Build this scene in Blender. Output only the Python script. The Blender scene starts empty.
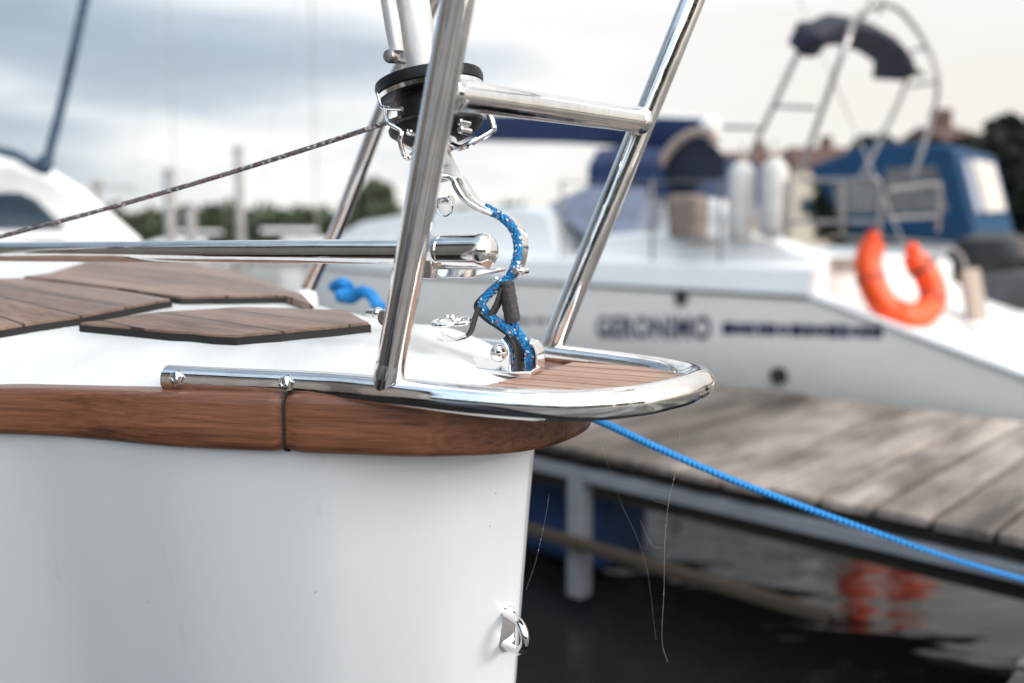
import bpy, bmesh, math, random
from mathutils import Vector, Matrix, noise as mn
random.seed(7)
scn = bpy.context.scene
col = scn.collection
V = Vector
R = math.radians
F = 900.0
PITCH = math.atan(101.5/F)
CAM = V((0, 0, 1.2))
FWD = V((0, math.cos(PITCH), -math.sin(PITCH)))
UPV = V((0, math.sin(PITCH), math.cos(PITCH)))
RT = V((1, 0, 0))

def ray(px, py):
    return RT*((px-512)/F) + UPV*(-(py-341.5)/F) + FWD

def P(px, py, Y):
    d = ray(px, py)
    return CAM + d*(Y/d.y)

# ---- frames ---------------------------------------------------------------
TH = R(30)
A2 = V((math.cos(TH), -math.sin(TH), 0))       # forward along the near sailboat
B2 = V((math.sin(TH), math.cos(TH), 0))        # towards its port side
O2 = V((.062, .82, 1.2))
def L(u, v, h):                                # near boat: forward, port, height rel. to eye level
    return O2 + A2*u + B2*v + V((0, 0, h))
D1 = V((-.73, .683, 0)); N1 = V((.683, .73, 0))
PB = 5.3
def T(t, q, z):                                # pier frame: along, across (absolute), height above water
    return D1*t + N1*q + V((0, 0, z))
def G(px, py, q=0.0):
    d = ray(px, py)
    return CAM + d*((PB+q)/(d.x*N1.x + d.y*N1.y))
def tq(p):
    return p.dot(D1), p.dot(N1), p.z

# ---- mesh helpers ---------------------------------------------------------
def catmull(pts, n=8, closed=False):
    pts = [V(p) for p in pts]
    out = []
    N = len(pts)
    rng = range(N if closed else N-1)
    for i in rng:
        if closed:
            p0, p1, p2, p3 = pts[i-1], pts[i], pts[(i+1) % N], pts[(i+2) % N]
        else:
            p1, p2 = pts[i], pts[i+1]
            p0 = pts[i-1] if i > 0 else p1*2-p2
            p3 = pts[i+2] if i+2 < N else p2*2-p1
        for k in range(n):
            t = k/n
            out.append(.5*((2*p1) + (p2-p0)*t + (2*p0-5*p1+4*p2-p3)*t*t + (3*p1-p0-3*p2+p3)*t**3))
    if not closed:
        out.append(pts[-1])
    return out

def frames(pts, ref=None):
    res = []
    N = len(pts)
    prev = None
    for i in range(N):
        t = (pts[min(i+1, N-1)] - pts[max(i-1, 0)]).normalized()
        if ref is not None:
            x = V(ref) - t*t.dot(V(ref))
        elif prev is None:
            x = t.cross(V((0, 0, 1)))
            if x.length < .05:
                x = t.cross(V((1, 0, 0)))
        else:
            x = prev - t*t.dot(prev)
        x.normalize()
        prev = x
        res.append((t, x, t.cross(x)))
    return res

def sweep(bm, pts, prof, ref=None, cap=True, scale=None, tw=0):
    """prof: list of 2D points in (x,y) of the moving frame"""
    fr = frames(pts, ref)
    rings = []
    for i, (p, (t, x, y)) in enumerate(zip(pts, fr)):
        s = scale[i] if scale else 1
        rings.append([bm.verts.new(p + x*(a*s) + y*(b*s)) for a, b in prof])
    m = len(prof)
    for i in range(len(rings)-1):
        for k in range(m):
            bm.faces.new((rings[i][k], rings[i][(k+1) % m], rings[i+1][(k+1) % m], rings[i+1][k]))
    if cap:
        bm.faces.new(rings[0][::-1]); bm.faces.new(rings[-1])
    return rings

def circ(r, n=14):
    return [(r*math.cos(2*math.pi*k/n), r*math.sin(2*math.pi*k/n)) for k in range(n)]

def rrect(w, h, r, n=3):
    out = []
    for cx, cy, a0 in ((w/2-r, h/2-r, 0), (-w/2+r, h/2-r, 90), (-w/2+r, -h/2+r, 180), (w/2-r, -h/2+r, 270)):
        for k in range(n+1):
            a = R(a0 + 90*k/n)
            out.append((cx+r*math.cos(a), cy+r*math.sin(a)))
    return out

def tube(bm, pts, r, n=14, cap=True, scale=None):
    return sweep(bm, [V(p) for p in pts], circ(r, n), cap=cap, scale=scale)

def closed_tube(bm, pts, r, n=10):
    pts = pts + [pts[0], pts[1]]
    fr = frames(pts)
    N = len(pts)-2
    rings = [[bm.verts.new(pts[i] + fr[i][1]*a + fr[i][2]*b) for a, b in circ(r, n)] for i in range(N)]
    for i in range(N):
        for k in range(n):
            bm.faces.new((rings[i][k], rings[i][(k+1) % n], rings[(i+1) % N][(k+1) % n], rings[(i+1) % N][k]))

def lathe(bm, c, axis, prof, n=32):
    axis = V(axis).normalized()
    x = axis.cross(V((.3, 1, .2))).normalized(); y = axis.cross(x)
    rings = []
    for z, r in prof:
        if r < 1e-6:
            rings.append([bm.verts.new(c+axis*z)])
        else:
            rings.append([bm.verts.new(c+axis*z + x*(r*math.cos(2*math.pi*k/n)) + y*(r*math.sin(2*math.pi*k/n))) for k in range(n)])
    for a, b in zip(rings, rings[1:]):
        if len(a) == 1 and len(b) == 1: continue
        for k in range(n):
            k2 = (k+1) % n
            if len(a) == 1: bm.faces.new((a[0], b[k], b[k2]))
            elif len(b) == 1: bm.faces.new((a[k], b[0], a[k2]))
            else: bm.faces.new((a[k], b[k], b[k2], a[k2]))
    for rr, flip in ((rings[0], 1), (rings[-1], 0)):
        if len(rr) > 1:
            bm.faces.new(rr[::-1] if flip else rr)

def prism(bm, pts, off):
    off = V(off)
    a = [bm.verts.new(V(p)) for p in pts]
    b = [bm.verts.new(V(p)+off) for p in pts]
    bm.faces.new(a[::-1]); bm.faces.new(b)
    n = len(a)
    for k in range(n):
        bm.faces.new((a[k], a[(k+1) % n], b[(k+1) % n], b[k]))

def box(bm, c, ax, ay, az):
    """c centre, ax/ay/az half-extent vectors"""
    c = V(c); ax, ay, az = V(ax), V(ay), V(az)
    prism(bm, [c-ax-ay-az, c+ax-ay-az, c+ax+ay-az, c-ax+ay-az], az*2)

def loft(bm, secs, capa=True, capb=True, closed=True):
    rings = [[bm.verts.new(V(p)) for p in s] for s in secs]
    m = len(secs[0])
    for a, b in zip(rings, rings[1:]):
        for k in range(m if closed else m-1):
            bm.faces.new((a[k], a[(k+1) % m], b[(k+1) % m], b[k]))
    if capa: bm.faces.new(rings[0][::-1])
    if capb: bm.faces.new(rings[-1])

def sphere(bm, c, r, sx=1, sy=1, sz=1, seg=16):
    m = Matrix.Translation(V(c)) @ Matrix.Diagonal((r*sx, r*sy, r*sz, 1))
    bmesh.ops.create_uvsphere(bm, u_segments=seg, v_segments=seg//2+2, radius=1, matrix=m)

def empty(name, loc, label, cat, group=None, kind=None):
    o = bpy.data.objects.new(name, None); col.objects.link(o)
    o.location = loc; o.empty_display_size = .1
    tag(o, label, cat, group, kind)
    return o

def tag(o, label=None, cat=None, group=None, kind=None):
    if label: o['label'] = label
    if cat: o['category'] = cat
    if group: o['group'] = group
    if kind: o['kind'] = kind
    return o

def wloc(o):
    p = V((0, 0, 0))
    while o is not None:
        p = p + o.location; o = o.parent
    return p

def build(name, bm, m, parent=None, smooth=True, sharp=35, bevel=0, label=None, loc=None):
    bmesh.ops.recalc_face_normals(bm, faces=bm.faces[:])
    if parent is not None:
        org = wloc(parent)
    elif loc is not None:
        org = V(loc)
    else:
        lo = V((min(v.co.x for v in bm.verts), min(v.co.y for v in bm.verts), min(v.co.z for v in bm.verts)))
        hi = V((max(v.co.x for v in bm.verts), max(v.co.y for v in bm.verts), max(v.co.z for v in bm.verts)))
        org = V(((lo.x+hi.x)/2, (lo.y+hi.y)/2, lo.z))
    for v in bm.verts: v.co -= org
    me = bpy.data.meshes.new(name); bm.to_mesh(me); bm.free()
    if smooth:
        me.shade_smooth()
        me.set_sharp_from_angle(angle=R(sharp))
    me.materials.append(m)
    o = bpy.data.objects.new(name, me); col.objects.link(o)
    if parent is not None:
        o.parent = parent
    else:
        o.location = org
    if bevel:
        md = o.modifiers.new('Bevel', 'BEVEL'); md.width = bevel; md.segments = 2; md.limit_method = 'ANGLE'; md.angle_limit = R(40)
    if label: o['label'] = label
    return o
B = bmesh.new

# ---- materials ------------------------------------------------------------
def nodes(name):
    m = bpy.data.materials.new(name); m.use_nodes = True
    nt = m.node_tree
    return m, nt, nt.nodes['Principled BSDF']

def N(nt, t, **kw):
    n = nt.nodes.new(t)
    for k, v in kw.items():
        if k in n.inputs: n.inputs[k].default_value = v
        else: setattr(n, k, v)
    return n

def mat(name, c, rough=.5, metal=0, var=.12, scale=8, bump=0, bscale=60, coat=0, spec=.5, stretch=None, detail=5, rvar=.1):
    m, nt, b = nodes(name)
    tc = N(nt, 'ShaderNodeTexCoord')
    mp = N(nt, 'ShaderNodeMapping')
    if stretch: mp.inputs['Scale'].default_value = stretch
    nt.links.new(tc.outputs['Object'], mp.inputs[0])
    nz = N(nt, 'ShaderNodeTexNoise', Scale=scale, Detail=detail, Roughness=.6)
    nt.links.new(mp.outputs[0], nz.inputs['Vector'])
    rp = N(nt, 'ShaderNodeValToRGB')
    rp.color_ramp.elements[0].position = .3; rp.color_ramp.elements[1].position = .7
    rp.color_ramp.elements[0].color = (*[x*(1-var) for x in c], 1)
    rp.color_ramp.elements[1].color = (*[min(1, x*(1+var)) for x in c], 1)
    nt.links.new(nz.outputs['Fac'], rp.inputs[0])
    nt.links.new(rp.outputs[0], b.inputs['Base Color'])
    mr = N(nt, 'ShaderNodeMapRange')
    mr.inputs['To Min'].default_value = max(.01, rough*(1-rvar)); mr.inputs['To Max'].default_value = min(1, rough*(1+rvar))
    nt.links.new(nz.outputs['Fac'], mr.inputs['Value'])
    nt.links.new(mr.outputs[0], b.inputs['Roughness'])
    b.inputs['Metallic'].default_value = metal
    b.inputs['Specular IOR Level'].default_value = spec
    if coat:
        b.inputs['Coat Weight'].default_value = coat; b.inputs['Coat Roughness'].default_value = .08
    if bump:
        n2 = N(nt, 'ShaderNodeTexNoise', Scale=bscale, Detail=4)
        nt.links.new(mp.outputs[0], n2.inputs['Vector'])
        bp = N(nt, 'ShaderNodeBump', Strength=bump, Distance=.002)
        nt.links.new(n2.outputs['Fac'], bp.inputs['Height'])
        nt.links.new(bp.outputs[0], b.inputs['Normal'])
    return m

def chrome_mat():
    m, nt, b = nodes('polished_steel')
    b.inputs['Metallic'].default_value = 1
    tc = N(nt, 'ShaderNodeTexCoord')
    nz = N(nt, 'ShaderNodeTexNoise', Scale=30, Detail=6, Roughness=.65)
    nt.links.new(tc.outputs['Object'], nz.inputs['Vector'])
    rp = N(nt, 'ShaderNodeValToRGB')
    rp.color_ramp.elements[0].color = (.70, .68, .66, 1); rp.color_ramp.elements[1].color = (.86, .855, .85, 1)
    rp.color_ramp.elements[0].position = .25; rp.color_ramp.elements[1].position = .6
    nt.links.new(nz.outputs['Fac'], rp.inputs[0]); nt.links.new(rp.outputs[0], b.inputs['Base Color'])
    # smudges and fine scratches in the gloss
    n3 = N(nt, 'ShaderNodeTexNoise', Scale=90, Detail=8, Roughness=.7)
    nt.links.new(tc.outputs['Object'], n3.inputs['Vector'])
    mr = N(nt, 'ShaderNodeMapRange'); mr.inputs['From Min'].default_value = .35; mr.inputs['From Max'].default_value = .75
    mr.inputs['To Min'].default_value = .03; mr.inputs['To Max'].default_value = .2
    nt.links.new(n3.outputs['Fac'], mr.inputs['Value']); nt.links.new(mr.outputs[0], b.inputs['Roughness'])
    n2 = N(nt, 'ShaderNodeTexNoise', Scale=14, Detail=2)
    nt.links.new(tc.outputs['Object'], n2.inputs['Vector'])
    bp = N(nt, 'ShaderNodeBump', Strength=.25, Distance=.004)
    nt.links.new(n2.outputs['Fac'], bp.inputs['Height']); nt.links.new(bp.outputs[0], b.inputs['Normal'])
    return m

def wood_mat(name, dark, light, axis, rough=.42, scale=1.0, coat=0.0, pitch=0, phase=0.0, seam=0):
    """grain runs along world direction `axis` (horizontal)"""
    m, nt, b = nodes(name)
    tc = N(nt, 'ShaderNodeTexCoord')
    mp = N(nt, 'ShaderNodeMapping', vector_type='POINT')
    ang = math.atan2(axis[1], axis[0])
    mp.inputs['Rotation'].default_value = (0, 0, -ang)
    nt.links.new(tc.outputs['Object'], mp.inputs[0])
    m2 = N(nt, 'ShaderNodeMapping'); m2.inputs['Scale'].default_value = (.04*scale, 1.0*scale, 1.3*scale)
    nt.links.new(mp.outputs[0], m2.inputs[0])
    n1 = N(nt, 'ShaderNodeTexNoise', Scale=26, Detail=6, Roughness=.6, Distortion=.6)
    n2 = N(nt, 'ShaderNodeTexNoise', Scale=190, Detail=4, Roughness=.7)
    n3 = N(nt, 'ShaderNodeTexNoise', Scale=7, Detail=3)
    for n in (n1, n2, n3): nt.links.new(m2.outputs[0], n.inputs['Vector'])
    a = N(nt, 'ShaderNodeMath', operation='MULTIPLY_ADD'); a.inputs[1].default_value = .55
    nt.links.new(n2.outputs['Fac'], a.inputs[0])
    s = N(nt, 'ShaderNodeMath', operation='MULTIPLY'); s.inputs[1].default_value = .55
    nt.links.new(n1.outputs['Fac'], s.inputs[0]); nt.links.new(s.outputs[0], a.inputs[2])
    a2 = N(nt, 'ShaderNodeMath', operation='MULTIPLY_ADD'); a2.inputs[1].default_value = .35
    nt.links.new(n3.outputs['Fac'], a2.inputs[0]); nt.links.new(a.outputs[0], a2.inputs[2])
    rp = N(nt, 'ShaderNodeValToRGB')
    rp.color_ramp.elements[0].position = .52; rp.color_ramp.elements[0].color = (*dark, 1)
    rp.color_ramp.elements[1].position = .95; rp.color_ramp.elements[1].color = (*light, 1)
    nt.links.new(a2.outputs[0], rp.inputs[0])
    nt.links.new(rp.outputs[0], b.inputs['Base Color'])
    b.inputs['Roughness'].default_value = rough
    b.inputs['Specular IOR Level'].default_value = .35
    if coat: b.inputs['Coat Weight'].default_value = coat; b.inputs['Coat Roughness'].default_value = .25
    if seam:
        sy = N(nt, 'ShaderNodeSeparateXYZ'); nt.links.new(mp.outputs[0], sy.inputs[0])
        q1 = N(nt, 'ShaderNodeMath', operation='MULTIPLY'); q1.inputs[1].default_value = 1/seam; nt.links.new(sy.outputs['Y'], q1.inputs[0])
        q2 = N(nt, 'ShaderNodeMath', operation='FRACT'); nt.links.new(q1.outputs[0], q2.inputs[0])
        q3 = N(nt, 'ShaderNodeMath', operation='LESS_THAN'); q3.inputs[1].default_value = .055; nt.links.new(q2.outputs[0], q3.inputs[0])
        q4 = N(nt, 'ShaderNodeMix', data_type='RGBA'); q4.inputs[7].default_value = (.05, .035, .03, 1)
        nt.links.new(q3.outputs[0], q4.inputs[0]); nt.links.new(rp.outputs[0], q4.inputs[6]); nt.links.new(q4.outputs[2], b.inputs['Base Color'])
    if pitch:
        sx = N(nt, 'ShaderNodeSeparateXYZ'); nt.links.new(mp.outputs[0], sx.inputs[0])
        dv = N(nt, 'ShaderNodeMath', operation='MULTIPLY_ADD'); dv.inputs[1].default_value = 1/pitch; dv.inputs[2].default_value = phase
        nt.links.new(sx.outputs['Y'], dv.inputs[0])
        fl = N(nt, 'ShaderNodeMath', operation='FLOOR'); nt.links.new(dv.outputs[0], fl.inputs[0])
        wn = N(nt, 'ShaderNodeTexWhiteNoise', noise_dimensions='1D'); nt.links.new(fl.outputs[0], wn.inputs['W'])
        bl = N(nt, 'ShaderNodeTexNoise', Scale=3.2, Detail=6, Roughness=.65); m5 = N(nt, 'ShaderNodeMapping'); m5.inputs['Scale'].default_value = (.5, 1.5, 1); nt.links.new(mp.outputs[0], m5.inputs[0]); nt.links.new(m5.outputs[0], bl.inputs['Vector'])
        ml = N(nt, 'ShaderNodeMapRange'); ml.inputs['From Min'].default_value = .38; ml.inputs['From Max'].default_value = .62
        ml.inputs['To Min'].default_value = .35; ml.inputs['To Max'].default_value = 1.15; nt.links.new(bl.outputs['Fac'], ml.inputs['Value'])
        m3 = N(nt, 'ShaderNodeMapRange'); m3.inputs['To Min'].default_value = .5; m3.inputs['To Max'].default_value = 1.25; nt.links.new(wn.outputs['Value'], m3.inputs['Value'])
        pm = N(nt, 'ShaderNodeMath', operation='MULTIPLY'); nt.links.new(ml.outputs[0], pm.inputs[0]); nt.links.new(m3.outputs[0], pm.inputs[1])
        vm = N(nt, 'ShaderNodeVectorMath', operation='SCALE'); nt.links.new(rp.outputs[0], vm.inputs[0]); nt.links.new(pm.outputs[0], vm.inputs['Scale'])
        nt.links.new(vm.outputs[0], b.inputs['Base Color'])
    bp = N(nt, 'ShaderNodeBump', Strength=.35, Distance=.0012)
    nt.links.new(a.outputs[0], bp.inputs['Height']); nt.links.new(bp.outputs[0], b.inputs['Normal'])
    return m

def rope_mat(name, base, fleck1, fleck2, fscale=160, fr=(.55, .72, .88), bump=.6):
    m, nt, b = nodes(name)
    tc = N(nt, 'ShaderNodeTexCoord')
    vo = N(nt, 'ShaderNodeTexVoronoi', Scale=fscale)
    nt.links.new(tc.outputs['Object'], vo.inputs['Vector'])
    sp = N(nt, 'ShaderNodeSeparateColor'); nt.links.new(vo.outputs['Color'], sp.inputs[0])
    rp = N(nt, 'ShaderNodeValToRGB'); rp.color_ramp.interpolation = 'CONSTANT'
    e = rp.color_ramp.elements
    e[0].position = 0; e[0].color = (*base, 1)
    e[1].position = fr[0]; e[1].color = (*[x*.55 for x in base], 1)
    x = e.new(fr[1]); x.color = (*fleck1, 1)
    x = e.new(fr[2]); x.color = (*fleck2, 1)
    nt.links.new(sp.outputs[0], rp.inputs[0]); nt.links.new(rp.outputs[0], b.inputs['Base Color'])
    b.inputs['Roughness'].default_value = .75
    bp = N(nt, 'ShaderNodeBump', Strength=bump, Distance=.002)
    nt.links.new(vo.outputs['Distance'], bp.inputs['Height']); nt.links.new(bp.outputs[0], b.inputs['Normal'])
    return m

M = {}
M['chrome'] = chrome_mat()
def hull_mat():
    m = mat('gelcoat', (.60, .62, .64), .22, var=.015, scale=3, coat=.5, spec=.5, rvar=.3)
    nt = m.node_tree; b = nt.nodes['Principled BSDF']
    base = b.inputs['Base Color'].links[0].from_socket
    tc = N(nt, 'ShaderNodeTexCoord')
    vo = N(nt, 'ShaderNodeTexVoronoi', Scale=42, Randomness=1)
    nt.links.new(tc.outputs['Object'], vo.inputs['Vector'])
    spx = N(nt, 'ShaderNodeSeparateColor'); nt.links.new(vo.outputs['Color'], spx.inputs[0])
    sz = N(nt, 'ShaderNodeMapRange'); sz.inputs['From Min'].default_value = .3; sz.inputs['To Min'].default_value = 0; sz.inputs['To Max'].default_value = .05
    nt.links.new(spx.outputs[1], sz.inputs['Value'])
    lt = N(nt, 'ShaderNodeMath', operation='LESS_THAN')
    nt.links.new(vo.outputs['Distance'], lt.inputs[0]); nt.links.new(sz.outputs[0], lt.inputs[1])
    # faint scuffs
    mp = N(nt, 'ShaderNodeMapping'); mp.inputs['Scale'].default_value = (1, 1, .25)
    nt.links.new(tc.outputs['Object'], mp.inputs[0])
    sc = N(nt, 'ShaderNodeTexNoise', Scale=32, Detail=6, Roughness=.7); nt.links.new(mp.outputs[0], sc.inputs['Vector'])
    sr = N(nt, 'ShaderNodeMapRange'); sr.inputs['From Min'].default_value = .63; sr.inputs['From Max'].default_value = .80; sr.inputs['To Max'].default_value = .25
    nt.links.new(sc.outputs['Fac'], sr.inputs['Value'])
    mx = N(nt, 'ShaderNodeMath', operation='MAXIMUM')
    ms = N(nt, 'ShaderNodeMath', operation='MULTIPLY'); ms.inputs[1].default_value = .6
    nt.links.new(lt.outputs[0], ms.inputs[0])
    nt.links.new(ms.outputs[0], mx.inputs[0]); nt.links.new(sr.outputs[0], mx.inputs[1])
    mc = N(nt, 'ShaderNodeMix', data_type='RGBA'); mc.inputs['B'].default_value = (.3, .28, .25, 1)
    nt.links.new(mx.outputs[0], mc.inputs['Factor']); nt.links.new(base, mc.inputs[6]); mc.inputs[7].default_value = (.3, .28, .25, 1)
    nt.links.new(mc.outputs[2], b.inputs['Base Color'])
    return m
M['hull'] = hull_mat()
M['deck'] = mat('deck_white', (.66, .67, .675), .5, var=.10, scale=9, bump=.25, bscale=300)
M['teak_rail'] = wood_mat('teak_oiled', (.026, .009, .005), (.29, .118, .062), A2*.944+B2*.33, rough=.38, scale=1.3, coat=.15)
M['teak_panel'] = wood_mat('teak_weathered', (.11, .066, .050), (.40, .265, .205), A2, rough=.42, scale=1.0, seam=.043)
M['teak_slat'] = wood_mat('teak_slat', (.20, .105, .075), (.50, .32, .24), A2, rough=.5, scale=1.3)
M['caulk'] = mat('caulk', (.012, .011, .011), .6)
M['black'] = mat('black_plastic', (.012, .012, .013), .42, var=.2, scale=40, spec=.22)
M['rubber'] = mat('black_sleeve', (.035, .034, .036), .6, bump=.6, bscale=400)
M['alu'] = mat('foil_aluminium', (.60, .595, .58), .45, metal=.4, var=.12, scale=40, bump=.1, bscale=200)
M['rope_blue'] = rope_mat('rope_blue', (.012, .24, .56), (.75, .8, .82), (.30, .05, .07), 480, (.50, .88, .95))
M['rope_grey'] = rope_mat('rope_grey', (.16, .15, .15), (.42, .41, .40), (.20, .06, .06), 330)
M['rope_plain'] = mat('rope_bright_blue', (.006, .20, .54), .7, var=.12, scale=90)
M['rope_navy'] = rope_mat('rope_navy', (.03, .065, .11), (.05, .10, .16), (.02, .045, .08), 90)
M['hullgrey'] = mat('hull_light_grey', (.84, .80, .74), .3, var=.03, coat=.3)
M['white'] = mat('boat_white', (.80, .80, .79), .4, var=.03)
M['cream'] = mat('fender_white', (.56, .54, .51), .5, var=.16, scale=9)
M['navy'] = mat('navy_canvas', (.012, .028, .085), .8, var=.25, scale=12, bump=.3)
M['dark_navy'] = mat('dark_navy_canvas', (.012, .015, .03), .8, var=.25, scale=12)
M['blue'] = mat('blue_canvas', (.001, .040, .105), .85, var=.2, scale=6, bump=.3)
M['screen'] = mat('clear_vinyl', (.28, .31, .40), .15, var=.1)
M['glass'] = mat('dark_glass', (.035, .055, .08), .06, var=.2)
M['vinyl_grey'] = mat('vinyl_grey', (.16, .16, .16), .15, var=.5, scale=3)
M['vinyl_pale'] = mat('vinyl_pale', (.62, .58, .52), .2, var=.1)
M['orange'] = mat('orange_buoy', (.85, .078, .006), .5, var=.08, scale=10)
M['decal'] = mat('decal_navy', (.025, .03, .075), .4)
M['line'] = mat('rub_strake', (.035, .035, .04), .5)
M['steel_soft'] = mat('tube_steel', (.36, .34, .33), .3, metal=.8, var=.1)
M['brown'] = mat('brown_net', (.21, .165, .14), .8, var=.4, scale=60)
M['plank'] = wood_mat('weathered_plank', (.115, .09, .075), (.50, .435, .385), N1, rough=.8, scale=.28, pitch=.138, phase=.44)
M['plank2'] = wood_mat('weathered_plank_grey', (.13, .12, .115), (.35, .33, .31), D1, rough=.8, scale=.28, pitch=.13, phase=.3)
M['beam_grey'] = mat('grey_steel_beam', (.22, .235, .26), .6, var=.15)
M['beam_brown'] = wood_mat('wet_beam', (.04, .03, .022), (.11, .085, .062), D1, rough=.7, scale=.4)
M['pile'] = mat('old_pile', (.30, .29, .28), .8, var=.3, scale=10)
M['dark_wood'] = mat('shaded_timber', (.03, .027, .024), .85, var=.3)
M['float_blue'] = mat('float_blue', (.02, .055, .16), .6, var=.2)
M['roof'] = mat('red_roof', (.085, .04, .031), .8, var=.2, scale=2)
M['wall'] = mat('house_wall', (.50, .44, .36), .8, var=.1)
M['leaf'] = mat('foliage', (.048, .066, .032), .7, var=.45, scale=.6)  # paler for the far trees, distance haze put into the leaf colour
M['leaf_dark'] = mat('foliage_dark', (.022, .028, .017), .8, var=.5, scale=.8)
M['bark'] = mat('bark', (.06, .045, .035), .9, var=.3)
M['shore'] = mat('grassy_shore', (.07, .075, .045), .95, var=.4, scale=.2)
M['silk'] = mat('cobweb_silk', (.42, .42, .40), .4)
M['motor'] = mat('outboard_black', (.012, .012, .013), .4)
M['dinghy'] = mat('dinghy_rubber', (.045, .047, .05), .6, var=.3, scale=5)
M['tan'] = mat('tan_webbing', (.36, .29, .24), .8, var=.3, scale=50)

def water_mat():
    m, nt, b = nodes('dark_water')
    b.inputs['Base Color'].default_value = (.018, .018, .017, 1)
    b.inputs['Roughness'].default_value = .08
    b.inputs['IOR'].default_value = 1.33
    tc = N(nt, 'ShaderNodeTexCoord')
    mp = N(nt, 'ShaderNodeMapping'); mp.inputs['Rotation'].default_value = (0, 0, R(35)); mp.inputs['Scale'].default_value = (1, 2.2, 1)
    nt.links.new(tc.outputs['Object'], mp.inputs[0])
    n1 = N(nt, 'ShaderNodeTexNoise', Scale=1.7, Detail=3, Roughness=.5)
    nt.links.new(mp.outputs[0], n1.inputs['Vector'])
    bp = N(nt, 'ShaderNodeBump', Strength=.26, Distance=.05)
    nt.links.new(n1.outputs['Fac'], bp.inputs['Height']); nt.links.new(bp.outputs[0], b.inputs['Normal'])
    return m
M['water'] = water_mat()

# ---- world, sun, camera ---------------------------------------------------
SUN_EL, SUN_AZ = R(24), R(112)      # azimuth measured clockwise from +Y (north)
w = bpy.data.worlds.new('World'); scn.world = w; w.use_nodes = True
nt = w.node_tree
for n in list(nt.nodes): nt.nodes.remove(n)
out = N(nt, 'ShaderNodeOutputWorld')
sky = N(nt, 'ShaderNodeTexSky'); sky.sky_type = 'NISHITA'; sky.sun_disc = False
sky.sun_elevation = SUN_EL; sky.sun_rotation = SUN_AZ
bg1 = N(nt, 'ShaderNodeBackground', Strength=.08); nt.links.new(sky.outputs[0], bg1.inputs['Color'])
geo = N(nt, 'ShaderNodeTexCoord')
mp = N(nt, 'ShaderNodeMapping'); mp.inputs['Scale'].default_value = (1, 1, 5.5); mp.inputs['Rotation'].default_value = (0, R(-4), R(20))
mp.inputs['Location'].default_value = (.55, .1, .35)
nt.links.new(geo.outputs['Generated'], mp.inputs[0])
cn = N(nt, 'ShaderNodeTexNoise', Scale=1.7, Detail=7, Roughness=.5, Distortion=.25)
nt.links.new(mp.outputs[0], cn.inputs['Vector'])
# the cloud sheet is thicker and bluer to the left (west), thin and bright ahead, warm to the right
sepv = N(nt, 'ShaderNodeSeparateXYZ'); nt.links.new(geo.outputs['Generated'], sepv.inputs[0])
ad = N(nt, 'ShaderNodeMath', operation='MULTIPLY_ADD'); ad.inputs[1].default_value = .50
nt.links.new(sepv.outputs['X'], ad.inputs[0]); nt.links.new(cn.outputs['Fac'], ad.inputs[2])
cr = N(nt, 'ShaderNodeValToRGB')
e = cr.color_ramp.elements
e[0].position = .16; e[0].color = (.20, .265, .35, 1)
e[1].position = .50; e[1].color = (.83, .845, .85, 1)
x = e.new(.32); x.color = (.38, .46, .54, 1)
x = e.new(.72); x.color = (.80, .775, .74, 1)
nt.links.new(ad.outputs[0], cr.inputs[0])
# warm low band
hz = N(nt, 'ShaderNodeMapRange'); hz.inputs['From Min'].default_value = .0; hz.inputs['From Max'].default_value = .32
hz.inputs['To Min'].default_value = 1; hz.inputs['To Max'].default_value = 0
nt.links.new(sepv.outputs['Z'], hz.inputs['Value'])
rx = N(nt, 'ShaderNodeMapRange'); rx.inputs['From Min'].default_value = -.1; rx.inputs['From Max'].default_value = .55
rx.inputs['To Min'].default_value = .25; rx.inputs['To Max'].default_value = 1
nt.links.new(sepv.outputs['X'], rx.inputs['Value'])
hm = N(nt, 'ShaderNodeMath', operation='MULTIPLY'); nt.links.new(hz.outputs[0], hm.inputs[0]); nt.links.new(rx.outputs[0], hm.inputs[1])
mixc = N(nt, 'ShaderNodeMix', data_type='RGBA')
nt.links.new(hm.outputs[0], mixc.inputs[0]); nt.links.new(cr.outputs[0], mixc.inputs[6]); mixc.inputs[7].default_value = (.69, .62, .555, 1)
# an overcast sky is brighter overhead, and here brighter behind the photographer
zb = N(nt, 'ShaderNodeMapRange', interpolation_type='SMOOTHSTEP'); zb.inputs['From Min'].default_value = .28; zb.inputs['From Max'].default_value = .9
zb.inputs['To Min'].default_value = 1; zb.inputs['To Max'].default_value = 1.3
nt.links.new(sepv.outputs['Z'], zb.inputs['Value'])
yb = N(nt, 'ShaderNodeMapRange', interpolation_type='SMOOTHSTEP'); yb.inputs['From Min'].default_value = .3; yb.inputs['From Max'].default_value = -.8
yb.inputs['To Min'].default_value = 1; yb.inputs['To Max'].default_value = 3.0
nt.links.new(sepv.outputs['Y'], yb.inputs['Value'])
sb = N(nt, 'ShaderNodeMath', operation='MULTIPLY'); nt.links.new(zb.outputs[0], sb.inputs[0]); nt.links.new(yb.outputs[0], sb.inputs[1])
bg2 = N(nt, 'ShaderNodeBackground', Strength=1.0); nt.links.new(sb.outputs[0], bg2.inputs['Strength'])
nt.links.new(mixc.outputs[2], bg2.inputs['Color']) #; nt.links.new(mixc.outputs[2], bg2.inputs['Color'])
mxs = N(nt, 'ShaderNodeMixShader'); mxs.inputs[0].default_value = .88
nt.links.new(bg1.outputs[0], mxs.inputs[1]); nt.links.new(bg2.outputs[0], mxs.inputs[2])
nt.links.new(mxs.outputs[0], out.inputs[0])

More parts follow.
